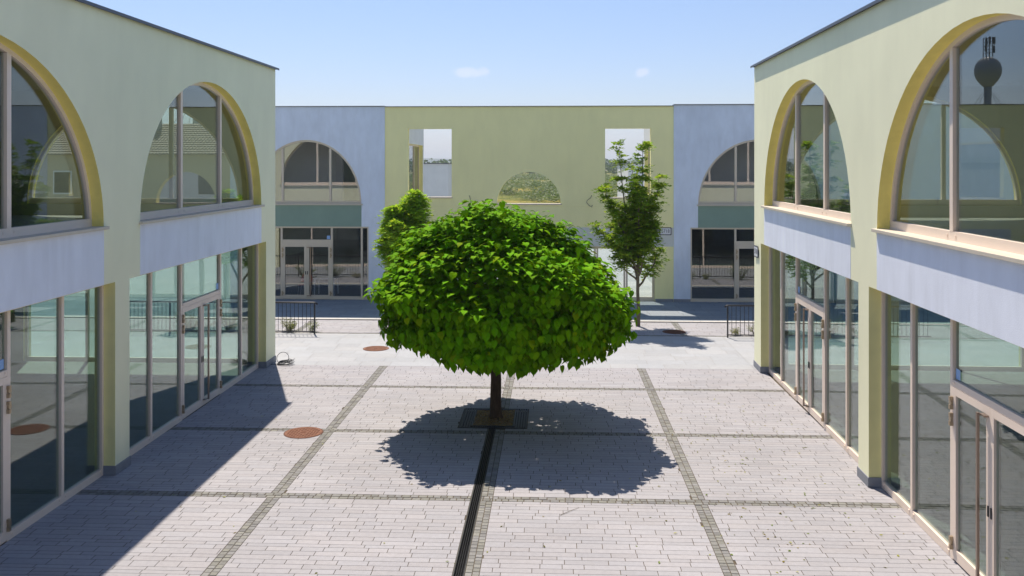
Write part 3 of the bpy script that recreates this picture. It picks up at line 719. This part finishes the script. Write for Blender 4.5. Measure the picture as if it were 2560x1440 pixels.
mb = MB(); mb.box(-1.86, -.54, 18.09, 19.48, -.06, -.05); mb.build('pan', M['black'], gr)
mb = MB()
mb.box(-1.61, -.79, 18.2, 19.37, -.045, .004, 0, (.95, 1.2, 1.9))
for k in range(2600):
    x, y = random.uniform(-1.6, -.8), random.uniform(18.21, 19.36)
    c = random.uniform(.5, 1.7); hh = .012 + .03 * math.exp(-((x + 1.15) ** 2 + (y - 18.6) ** 2) / .12)
    z = random.uniform(.004, hh); a = random.random() * 6.28; l, w2 = random.uniform(.012, .035), random.uniform(.003, .008)
    d = Vector((math.cos(a), math.sin(a), random.uniform(-.4, .4))) * l; s_ = Vector((-math.sin(a), math.cos(a), random.uniform(-.4, .4))) * w2; p = Vector((x, y, z))
    mb.face([p - d - s_, p + d - s_, p + d + s_, p - d + s_], 0, (c, c * random.uniform(.75, 1.0), c * random.uniform(.5, 1)))
tag(mb.build('mulch', M['mulch']), 'brown bark mulch around the foot of the big tree', 'mulch', kind='stuff')
# drain channel
dr = thing('drain_channel', (-1.21, 6, 0), 'black slotted drain channel running from the tree pit beside the setts', 'drain')
mb = MB(); mb.box(-1.285, -1.275, -6, 18.06, -.09, .004); mb.box(-1.143, -1.133, -6, 18.06, -.09, .004)
mb.build('edge_profile', M['iron'], dr)
mb = MB(); mb.box(-1.275, -1.143, -6, 18.06, -.09, -.075); mb.build('trough', M['black'], dr)
mb = MB()
for xx in (-1.275, -1.243, -1.2135, -1.184, -1.155): mb.box(xx, xx + .006, -6, 18.06, -.019, .001)
y = 2.0
while y < 18.05: mb.box(-1.274, -1.144, y, y + .004, -.018, -.006); y += .034
mb.build('grating', M['dark'], dr)

# coiled cable
cb = MB()
def loop(c, r0, ax, ay, n=28, a0=0, a1=2 * math.pi, jit=.0):
    return [Vector(c) + Vector(ax) * (r0 * math.cos(a0 + (a1 - a0) * k / n)) + Vector(ay) * (r0 * math.sin(a0 + (a1 - a0) * k / n)) + Vector((random.uniform(-jit, jit), random.uniform(-jit, jit), 0)) for k in range(n + 1)]
cx, cyy = -7.10, 23.62
for k in range(5): cb.tube(loop((cx + .02 * k - .03, cyy + random.uniform(-.03, .03), .014 + .012 * k), .155 + .012 * k, (1, 0, 0), (0, 1, 0.02 * k), jit=.004), .008, 6, cap=False)
cb.tube(loop((cx - .045, cyy, .165), .155, (1, 0.1, 0), (0, .25, .97), 30), .0075, 6, cap=False)
cb.tube([(cx - .08, cyy, .03), (cx + .02, cyy - .02, .09), (cx + .14, cyy, .15), (cx + .2, cyy, .12), (cx + .16, cyy + .05, .06), (cx + .05, cyy + .06, .03)], .0075, 6)
cb.tube([(cx + .02, cyy, .04), (cx + .14, cyy, .09), (cx + .28, cyy, .15)], .0075, 6)
cb.tube([(cx - .12, cyy, .02), (cx - .2, cyy - .02, .012), (cx - .33, cyy - .1, .012)], .0075, 6)
tag(cb.build('cable_coil', M['cable'], smooth=True), 'coil of black cable on the pavement at the left arcade corner', 'cable')

# bare wires hanging from the screen wall
def wire(pts, lab, name='loose_wire'):
    mb = MB(); mb.tube(pts, .010, 6); tag(mb.build(name, M['cable'], smooth=True), lab, 'wire', 'loose wires on the olive wall')
wire([(2.06 - .52, YB, 4.12), (2.06 - .56, YB - .05, 4.02), (2.06 - .70, YB - .09, 3.92), (2.06 - .72, YB - .09, 3.84), (2.06 - .62, YB - .08, 3.72), (2.06 - .52, YB - .05, 3.66), (2.06 - .5, YB - .04, 3.74)], 'bent loose wire right of the half round opening')
wire([(-3.22, YB, 4.1), (-3.19, YB - .06, 4.0), (-3.16, YB - .08, 3.85), (-3.16, YB - .08, 3.7)], 'short loose wire left of the half round opening')

# number plates
def text_mesh(s, size):
    cu = bpy.data.curves.new('t', 'FONT'); cu.body = s; cu.size = size; cu.align_x = 'CENTER'; cu.align_y = 'CENTER'; cu.extrude = .001
    o = bpy.data.objects.new('t', cu); col.objects.link(o); bpy.context.view_layer.update()
    me = bpy.data.meshes.new_from_object(o.evaluated_get(bpy.context.evaluated_depsgraph_get())); bpy.data.objects.remove(o); return me
def plate(F, uc, zc, wd, ht, text, lab, sx):
    loc = F.p(uc, 0, zc)
    r_ = thing('number_plate', loc, lab, 'house number', 'house number plates')
    def rr(w_, h_, n0, n1, rad):
        mb = MB(); pts = []
        for (cx_, cz_, a0) in ((w_ / 2 - rad, h_ / 2 - rad, 0), (-w_ / 2 + rad, h_ / 2 - rad, 90), (-w_ / 2 + rad, -h_ / 2 + rad, 180), (w_ / 2 - rad, -h_ / 2 + rad, 270)):
            for k in range(5): a = R(a0 + k * 22.5); pts.append((uc + cx_ + rad * math.cos(a), zc + cz_ + rad * math.sin(a)))
        f = [F.p(u, n1, z) for u, z in pts]; b = [F.p(u, n0, z) for u, z in pts]; K_ = len(pts)
        mb.face(f); [mb.face([f[i], f[(i + 1) % K_], b[(i + 1) % K_], b[i]]) for i in range(K_)]
        return mb
    rr(wd, ht, 0.004, .018, .03).build('border', M['sign_blue'], r_)
    rr(wd * .86, ht * .80, .0185, .021, .025).build('plate_face', M['sign_white'], r_)
    me = text_mesh(text, ht * .62); me.materials.append(M['sign_blue'])
    o = bpy.data.objects.new('digits', me); col.objects.link(o); o.parent = r_
    n = F.n; u = Vector((0, 0, 1)).cross(n)
    mt = Matrix((( u.x * sx, 0, n.x, n.x * .0225), (u.y * sx, 0, n.y, n.y * .0225), (0, 1, 0, 0), (0, 0, 0, 1)))
    o.matrix_local = mt
plate(FB, 4.385, 2.73, .46, .30, '5718', 'white number plate reading 5718 on the olive wall beside the ash tree', .85)
FR = Frame((5.30, 0, 0), (0, 1, 0), (-1, 0, 0))
plate(FR, 23.60, 3.05, .44, .30, '5718', 'white number plate edge on, on the corner pillar of the right arcade', .85)

# furniture behind the doors of the left rear building
ch = thing('plastic_chair', (-9.98, 36.0, 0.02), 'red plastic chair with pale metal legs behind the rear glass doors', 'chair')
mb = MB(); pts = []
K = 20
fr_ = [(-9.98 + .24 * math.cos(math.pi * k / K) , .50 + .42 * math.sin(math.pi * k / K) ** .8) for k in range(K + 1)]
f = [(u, 36.22 + (z - .5) * .2, z + .02) for u, z in fr_]; b = [(u, y + .02, z) for u, y, z in f]
mb.face(f); mb.face(b[::-1]); [mb.face([f[i], f[i + 1], b[i + 1], b[i]]) for i in range(K)]
bk = mb.build('backrest', M['red_plastic'], ch)
mb = MB()
for s_ in (-1, 1): mb.tube([(-9.98 + s_ * (.01 + .07 * abs(math.sin(t / 2))) , 36.18 + (.2 + .06 * math.cos(t)) * .2, .72 + .07 * math.cos(t)) for t in [k * .5 for k in range(11)]], .006, 5)
mb.build('emblem', M['white_plastic'], bk)
mb = MB(); mb.box(-10.21, -9.75, 35.80, 36.2, .44, .48); mb.build('seat', M['red_plastic'], ch, bevel=.015)
for dx in (-.2, .2):
    for dy in (-.17, .17): mb = MB(); mb.tube([(-9.98 + dx, 36.0 + dy, .44), (-9.98 + dx * 1.25, 36.0 + dy * 1.25, .02)], .014, 6); mb.build('leg', M['white_plastic'], ch)
tb = thing('plastic_table', (-9.15, 36.15, .02), 'white plastic table behind the rear glass doors beside the red chair', 'table')
mb = MB(); mb.box(-9.6, -8.7, 35.75, 36.55, .70, .74); mb.build('table_top', M['white_plastic'], tb, bevel=.01)
for dx in (-.38, .38):
    for dy in (-.34, .34): mb = MB(); mb.tube([(-9.15 + dx, 36.15 + dy, .7), (-9.15 + dx * 1.05, 36.15 + dy * 1.05, .02)], .028, 8); mb.build('leg', M['white_plastic'], tb)

# ------------------------------------------------------------------ vegetation
def put_leaf(V, Fc, C, p, nrm, tip, ln, wd, tint, kind='heart'):
    nrm = nrm.normalized(); t = tip - nrm * tip.dot(nrm)
    t = t.normalized() if t.length > 1e-4 else nrm.orthogonal().normalized()
    s = t.cross(nrm)
    i = len(V)
    if kind == 'heart':
        loc = [(0, 0, 0), (0, .35, .0), (0, .7, -.05), (0, 1.02, -.2)]
        sd = [(.22, -.10, -.0), (.46, .14, .06), (.40, .48, .03), (.14, .80, -.07)]
        for x, y, z in loc: V.append(p + s * (x * wd) + t * (y * ln) + nrm * (z * ln))
        for sg in (1, -1):
            for x, y, z in sd: V.append(p + s * (sg * x * wd) + t * (y * ln) + nrm * (z * ln))
        for b in (4, 8):
            q = [(0, b, b + 1, 1), (1, b + 1, b + 2, 2), (2, b + 2, b + 3, 3)]
            if b == 8: q = [x[::-1] for x in q]
            for f in q: Fc.append(tuple(i + k for k in f)); C.append(tint)
    else:
        V += [p, p + s * (wd * .5) + t * (ln * .45) + nrm * (ln * .08), p + t * ln, p - s * (wd * .5) + t * (ln * .45) + nrm * (ln * .08)]
        Fc += [(i, i + 1, i + 2), (i, i + 2, i + 3)]; C += [tint, tint]
def leaf_obj(name, V, Fc, C, mat, parent):
    mb = MB(); mb.v = [tuple(v) for v in V]; mb.f = Fc; mb.m = [0] * len(Fc); mb.c = C; mb.hasc = True
    return mb.build(name, mat, parent)

# big round-crowned tree
TX, TY_ = -1.17, 18.81
tree = thing('round_crowned_tree', (TX, TY_, 0), 'broad leaved tree with dense rounded bright green crown standing in the iron tree grate', 'tree')
mb = MB()
mb.tube([(TX, TY_, -.02), (TX - .005, TY_, .06), (TX - .01, TY_, .3), (TX + .0, TY_, .8), (TX - .02, TY_ - .01, 1.4), (TX - .01, TY_, 2.3)], [.165, .135, .118, .110, .106, .10], 16)
for k in range(9):
    a = k * 2.4; r1 = random.uniform(1.1, 1.9)
    mb.tube([(TX - .01, TY_, 2.0 + .03 * k), (TX + r1 * .35 * math.cos(a), TY_ + r1 * .35 * math.sin(a), 2.6), (TX + r1 * math.cos(a), TY_ + r1 * math.sin(a), 3.0 + random.uniform(-.3, .6))], [.06, .04, .012], 7)
mb.build('trunk', M['bark'], tree, smooth=True)
CX, CY = -1.02, 18.75
PROF = [(4.43, 0.0), (4.38, .48), (4.20, .90), (3.94, 1.33), (3.63, 1.76), (3.28, 2.14), (2.90, 2.43), (2.5, 2.55), (2.16, 2.46), (1.88, 2.18), (1.66, 1.72), (1.50, 1.15), (1.50, .0)]
# arc-length table
AL = [0]
for (z0, r0), (z1, r1) in zip(PROF, PROF[1:]): AL.append(AL[-1] + math.hypot(z1 - z0, r1 - r0))
def crown_pt(s, a):
    for i in range(len(PROF) - 1):
        if s <= AL[i + 1] or i == len(PROF) - 2:
            t = (s - AL[i]) / (AL[i + 1] - AL[i]); z = PROF[i][0] * (1 - t) + PROF[i + 1][0] * t; r = PROF[i][1] * (1 - t) + PROF[i + 1][1] * t
            return z, r
def crown_xyz(s, a):
    z, r = crown_pt(s, a)
    # lobes: mounds and hollows
    k = 1 + .055 * math.sin(3 * a + 1.0 + z) + .04 * math.sin(5 * a + 2.3 * z)
    d = noise.noise(Vector((r * math.cos(a) * 1.1 + 19, r * math.sin(a) * 1.1, z * 1.1 + 3)))
    d2 = noise.noise(Vector((math.cos(a) * 1.5, math.sin(a) * 1.5, z * 2.3 + 11)))
    r2 = r * k + (d * .46 + d2 * .46) * min(1, r)
    zz = z + (d * .28 if z > 3.2 else 0)
    # sloping shoulder: lower on the right front, extra mound to the right
    zz += .15 * math.exp(-((r2 * math.cos(a) - 1.45) ** 2 + (r2 * math.sin(a) + .1) ** 2) / .45) * (1 if z > 3 else 0)
    zz -= .18 * math.exp(-((r2 * math.cos(a) - .75) ** 2 + (r2 * math.sin(a) + 1.0) ** 2) / .2) * (1 if z > 3 else 0)
    w_ = min(1, max(0, (3.0 - z) / .8)) * min(1, r)
    zz -= .20 * w_ * (.55 * math.cos(a) - .35 * math.sin(a)) * (1 if z < 2.3 else .5)
    sh = -.13 * min(1, max(0, (z - 3.0) / .8))
    if z > 3.3: zz -= .10 * max(0, math.cos(a)) * min(1, r)
    return Vector((CX + sh + r2 * math.cos(a), CY + r2 * math.sin(a), zz))
V, Fc, C = [], [], []
tot = AL[-1]; cnt = 0
layers = ((0.0, 11000), (.15, 8000), (.32, 6000), (.58, 4000))
for dep, n in layers:
    c0 = 0
    while c0 < n:
        s = random.random() * tot; a = random.random() * 2 * math.pi
        z, r = crown_pt(s, a)
        if random.random() > max(r, .04) / 2.7: continue
        if z < 1.8 and r < 1.9 and random.random() < .5: continue
        p = crown_xyz(s, a); e_ = .03
        n1_ = crown_xyz(min(s + e_, tot), a) - crown_xyz(max(s - e_, 0), a); n2_ = crown_xyz(s, a + .02) - crown_xyz(s, a - .02)
        nn = n1_.cross(n2_)
        if nn.length < 1e-7: nn = Vector((0, 0, 1))
        nn.normalize()
        ctr = Vector((CX, CY, 2.7))
        if nn.dot(p - ctr) < 0: nn = -nn
        p = p - nn * (dep + random.uniform(-.15, .20))
        out = Vector((math.cos(a), math.sin(a), 0))
        rnd = Vector((random.gauss(0, 1), random.gauss(0, 1), random.gauss(0, 1)))
        if nn.z > -.2:
            ln_ = nn * .10 + Vector((0, 0, 1)) + rnd * .27
            tip = out * .9 + Vector((0, 0, -.3)) + rnd * .6
        else:
            ln_ = out * .9 + Vector((0, 0, .1)) + rnd * .5
            tip = Vector((0, 0, -1)) + out * .15 + rnd * .25
        if z < 2.55 and nn.z <= .6 or random.random() < .10: ln_ = out * .8 + Vector((0, 0, .35)) + rnd * .45; tip = Vector((0, 0, -1)) + out * .25 + rnd * .35
        size = random.uniform(.095, .19)
        k = random.uniform(.70, 1.2); yl = random.uniform(.8, 1.15) if random.random() < .96 else 1.5
        put_leaf(V, Fc, C, p, ln_, tip, size, size * random.uniform(.82, 1.0), (k * yl, k, k * .9)); c0 += 1
leaf_obj('crown', V, Fc, C, M['leaf'], tree)

def ash_tree(x, y, leaders, lab, trunk_top, seed, bright=1.0, dens=1.0, spread=1.0):
    random.seed(seed)
    root = thing('ash_tree', (x, y, 0), lab, 'tree', 'young ash trees in front of the olive wall')
    mb = MB(); V, Fc, C = [], [], []
    mb.tube([(x, y, 0), (x + .02, y, .5), (x - .01, y, 1.1), (x + .01, y, trunk_top)], [.075, .06, .055, .05], 10)
    def compound(p, d, ln):
        d = d.normalized(); side = d.cross(Vector((0, 0, 1)));
        if side.length < .1: side = Vector((1, 0, 0))
        side.normalize(); up = side.cross(d)
        npair = 4; q = p.copy()
        for k in range(npair + 1):
            t = (k + .6) / (npair + .6); q = p + d * (ln * t) + Vector((0, 0, -.55 * ln * t * t))
            for sg in ((-1, 1) if k < npair else (0,)):
                td = (side * sg * .85 + d * .5 + Vector((0, 0, -.2))) if sg else d + Vector((0, 0, -.3))
                nn = up + Vector((random.gauss(0, .3), random.gauss(0, .3), random.gauss(0, .3)))
                kk = random.uniform(.7, 1.3) * bright; yy = random.uniform(.85, 1.3)
                put_leaf(V, Fc, C, q, nn, td, random.uniform(.10, .16), random.uniform(.055, .078), (kk * yy, kk, kk), 'd')
    for (tx, ty, tz, base, rad, nt_) in leaders:
        base = base - .42 if rad < .33 and dens > 1 or tz > 5.9 else min(random.uniform(1.6, 2.9), tz - .9); p0 = Vector((x, y, base)); p3 = Vector((tx, ty, tz))
        pts = []
        for k in range(9):
            t = k / 8; hx = 1 - (1 - t) ** 1.7
            hx = hx if base < 1.6 or tz > 5.9 else 1 - (1 - t) ** 1.25
            pts.append(Vector((p0.x + (p3.x - p0.x) * hx + random.gauss(0, .015), p0.y + (p3.y - p0.y) * hx + random.gauss(0, .015), p0.z + (p3.z - p0.z) * t)))
        mb.tube(pts, [.035 * (1 - k / 8) + .006 for k in range(9)], 6)
        for k in range(int(nt_ * dens)):
            t = random.uniform(.12, 1.0) ** .8; i = min(7, int(t * 8)); q = pts[i].lerp(pts[i + 1], t * 8 - i)
            a = random.random() * 6.283; up_ = random.uniform(.2, 1.0)
            L_ = (rad * (1 - t) ** .6 * min(1, .45 + 1.6 * t) + .12) * random.uniform(.5, 1.1)
            d = Vector((math.cos(a), math.sin(a), up_)).normalized(); q2 = q + d * L_ + Vector((0, 0, -.05 * L_))
            mb.tube([q, q.lerp(q2, .5) + Vector((0, 0, .02)), q2], [.008, .006, .003], 4, cap=False)
            m_ = 3 + int(L_ * 9)
            for j in range(m_):
                tt = (j + 1) / m_; pp = q.lerp(q2, tt); b = random.random() * 6.283
                compound(pp, Vector((math.cos(b), math.sin(b), random.uniform(-.3, .5))) + d * .6, random.uniform(.18, .30) * spread)
    mb.build('trunk', M['bark2'], root, smooth=True)
    leaf_obj('crown', V, Fc, C, M['ash_leaf'], root)
def at(px, py, y):
    d = ray(px, py); t = y / d.y; return d.x * t, HC + d.z * t
AY = 29.7; ax_, _ = at(1595, 812, AY)
ld = []
for px, py, dy, base, rad, n in ((1549, 362, .1, 1.9, .30, 26), (1606, 352, -.1, 1.9, .34, 34), (1650, 440, .2, 1.8, .35, 24), (1512, 470, -.25, 1.9, .35, 24), (1580, 420, .5, 1.9, .5, 30), (1600, 455, -.6, 1.8, .5, 30),
                                 (1492, 560, .2, 2.2, .32, 16), (1640, 560, -.1, 1.8, .35, 20), (1645, 620, .3, 1.7, .3, 14), (1540, 560, .6, 1.7, .45, 20), (1625, 590, -.5, 1.7, .45, 22), (1560, 600, -.5, 1.7, .4, 20), (1545, 640, 0, 1.9, .3, 10), (1585, 500, 0, 1.9, .5, 26), (1530, 600, .3, 1.8, .4, 22), (1610, 540, .4, 1.8, .5, 24), (1628, 520, 0, 1.8, .36, 22), (1530, 520, -.3, 1.9, .4, 20)):
    X_, Z_ = at(px, py, AY + dy); ld.append((X_, AY + dy, Z_, base, rad, n))
ash_tree(ax_, AY, ld, 'slender young ash tree with open feathery crown right of the big tree', 3.2, 3, dens=1.15)
bx_, _ = at(1008, 800, AY)
ld = []
for px, py, dy, base, rad, n in ((1040, 478, 0, 2.0, .35, 44), (1005, 520, .2, 1.9, .4, 44), (975, 545, -.1, 1.8, .38, 40), (1022, 500, .5, 1.9, .45, 44), (990, 560, -.5, 1.8, .45, 40), (1055, 530, -.2, 1.8, .3, 30), (962, 600, .1, 1.7, .3, 30), (1040, 570, .4, 1.7, .4, 30), (1050, 500, .3, 1.9, .45, 40), (985, 520, 0, 1.9, .5, 40), (968, 570, .4, 1.8, .45, 36)):
    X_, Z_ = at(px, py, AY + dy); ld.append((X_, AY + dy, Z_, base, rad, n))
ash_tree(bx_, AY, ld, 'bushy young ash tree half hidden by the left side of the big crown', 2.0, 5, bright=1.45, dens=1.5)
random.seed(21)
def shrub(x, y, h, r, lab, n, grp='shrubs behind the railings', yellow=1.0):
    root = thing('shrub', (x, y, 0), lab, 'shrub', grp)
    V, Fc, C = [], [], []; mb = MB()
    for k in range(max(5, n // 60)):
        a = random.random() * 6.28; rr = r * math.sqrt(random.random()); e2 = Vector((x + rr * math.cos(a), y + rr * math.sin(a) * .7, h * random.uniform(.5, 1) * (1 - .4 * (rr / r) ** 2)))
        b0 = Vector((x + .2 * rr * math.cos(a), y + .2 * rr * math.sin(a), 0)); mb.tube([b0, b0.lerp(e2, .5) + Vector((0, 0, .03)), e2], [.008, .006, .003], 4)
        for j in range(60):
            t = random.uniform(.15, 1); p = b0.lerp(e2, t); aa = random.random() * 6.28
            d = Vector((math.cos(aa), math.sin(aa), random.uniform(-.2, .7))); p = p + d * random.uniform(0, .09)
            k2 = random.uniform(.6, 1.4); put_leaf(V, Fc, C, p, Vector((random.gauss(0, .5), random.gauss(0, .5), 1)), d, random.uniform(.03, .055), .022, (k2 * yellow, k2, k2), 'd')
    mb.build('stem', M['bark2'], root); leaf_obj('foliage', V, Fc, C, M['shrub_leaf'], root)
for x, h, r, n, lab, yl in ((-9.15, .30, .35, 420, 'low yellowish shrub nearest the left arcade corner', 1.6), (-8.35, .48, .42, 1100, 'tallest leafy shrub behind the left railing', 1.2), (-7.65, .36, .3, 500, 'small shrub at the open end of the left railing', 1.1),
                            (-10.3, .9, .6, 1500, 'large shrub mirrored in the rear glass doors', 1.0), (-11.6, .85, .6, 1500, 'large shrub farthest left behind the railing', 1.1), (5.75, .28, .28, 300, 'low shrub at the open end of the right railing', 1.3), (6.35, .42, .34, 520, 'taller shrub behind the right railing bars', 1.2),
                            (7.1, .4, .35, 500, 'shrub behind the right railing hidden by the arcade corner', 1.2), (8.6, .95, .65, 1500, 'large shrub mirrored in the right rear glass', 1.0), (9.9, .85, .6, 1500, 'large shrub farthest right behind the railing', 1.1)):
    shrub(x, 28.30, h, r, lab, n, yellow=yl)

# fallen leaves and twig
V, Fc, C = [], [], []
for k in range(260):
    if random.random() < .75: x, y = random.gauss(3.6, .9), random.uniform(11, 20.5)
    else: x, y = random.uniform(-6.5, 5), random.uniform(11, 23)
    if x > 5.2: continue
    a = random.random() * 6.28; c = random.choice(((1.8, 1.0, .5), (1.2, 1.2, .6), (2.6, 1.9, 1.0), (1, .7, .4)))
    put_leaf(V, Fc, C, Vector((x, y, .006)), Vector((random.gauss(0, .2), random.gauss(0, .2), 1)), Vector((math.cos(a), math.sin(a), 0)), random.uniform(.03, .075), random.uniform(.018, .034), c, 'd')
o = leaf_obj('fallen_leaves', V, Fc, C, M['shrub_leaf'], None); tag(o, 'scattered small dry leaves on the pavers', 'leaves', kind='stuff')
mb = MB(); mb.tube([(.13, 13.62, .008), (.28, 13.78, .014), (.42, 13.93, .008)], [.004, .0035, .002], 5)
tag(mb.build('twig', M['bark2']), 'thin dry twig lying on the pavers in front of the tree shadow', 'twig')

# field vegetation and far wood
V, Fc, C = [], [], []
for k in range(9000):
    y = 100 + 330 * random.random() ** 1.4
    x = y * random.uniform(-.24, .20)
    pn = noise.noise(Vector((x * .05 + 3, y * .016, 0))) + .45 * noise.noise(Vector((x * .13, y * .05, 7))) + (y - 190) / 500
    if pn < -.02:
        if random.random() < .35: continue
        s = random.uniform(.2, .5); c = random.choice(((1.6, .95, .7), (1.3, .95, .6), (.95, .85, .5)))
    else:
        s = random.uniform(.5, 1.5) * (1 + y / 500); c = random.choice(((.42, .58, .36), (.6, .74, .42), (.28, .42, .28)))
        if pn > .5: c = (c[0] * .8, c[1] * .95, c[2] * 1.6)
    for j in range(20):
        p = Vector((x + random.gauss(0, s * .6), y + random.gauss(0, s * .5), abs(random.gauss(0, s * .35))))
        kk = random.uniform(.85, 1.1); put_leaf(V, Fc, C, p, Vector((random.gauss(0, .14), random.gauss(0, .14), 1)), Vector((random.gauss(0, 1), random.gauss(0, 1), .1)), s * .34, s * .22, (c[0] * kk, c[1] * kk, c[2] * kk), 'd')
o = leaf_obj('field_scrub', V, Fc, C, M['shrub_leaf'], None); tag(o, 'rough field of scrub and dry grass beyond the olive wall', 'scrub', kind='stuff')
V, Fc, C = [], [], []
for k in range(900):
    y = random.uniform(425, 700); x = y * random.uniform(-.42, .32); h = random.uniform(4.5, 8.2) * (y / 500) ** .4 * (1.0 + .35 * noise.noise(Vector((x * .012, 0, 5))))
    for j in range(34):
        a = random.random() * 6.28; rr = h * .45 * math.sqrt(random.random()); z = h * random.uniform(.1, 1)
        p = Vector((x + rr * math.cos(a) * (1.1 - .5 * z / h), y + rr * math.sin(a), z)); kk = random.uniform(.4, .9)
        put_leaf(V, Fc, C, p, Vector((random.gauss(0, 1), random.gauss(0, 1), .8)), Vector((random.gauss(0, 1), random.gauss(0, 1), 0)), h * .2, h * .14, (kk * .5, kk * .7, kk), 'd')  # tint leans blue: some of the distance haze put into the leaf colour
o = leaf_obj('far_wood', V, Fc, C, M['shrub_leaf'], None); tag(o, 'blue green line of far trees along the horizon', 'wood', kind='stuff')
hm = principled('hill_forest', (0.035, 0.06, 0.025), 1.0, var=.3, vscale=.01, spec=0.05)
mb = MB(); K = 120
for r_ in range(3):
    pass
vs = []
for i in range(K + 1):
    x = -3600 + 7200 * i / K
    h = 30 + 16 * noise.noise(Vector((x * .0011, 2, 0))) + 6 * noise.noise(Vector((x * .006, 9, 0)))
    vs += [(x, 3300, -1), (x, 3600, h * .8), (x, 4000, h), (x, 5200, -1)]
fs = [(i * 4 + j, (i + 1) * 4 + j, (i + 1) * 4 + j + 1, i * 4 + j + 1) for i in range(K) for j in range(3)]
mb.mesh(vs, fs); tag(mb.build('hills', hm, smooth=True), kind='structure')

# the air between here and the hills
am = bpy.data.materials.new('air'); am.use_nodes = True; at_ = am.node_tree; at_.nodes.clear()
ao = at_.nodes.new('ShaderNodeOutputMaterial'); av = at_.nodes.new('ShaderNodeVolumePrincipled')
av.inputs['Color'].default_value = (0.80, 0.91, 1.0, 1); av.inputs['Density'].default_value = 0.0003; av.inputs['Anisotropy'].default_value = 0.1
at_.links.new(av.outputs[0], ao.inputs['Volume'])
mb = MB(); mb.box(-5600, 5600, -900, 5600, -1.2, 64)
hz = mb.build('haze', am); tag(hz, kind='stuff'); hz['label'] = 'thin blue summer haze over the fields and far wood'; hz['category'] = 'haze'
cy.volume_bounces = 0; cy.volume_step_rate = 1
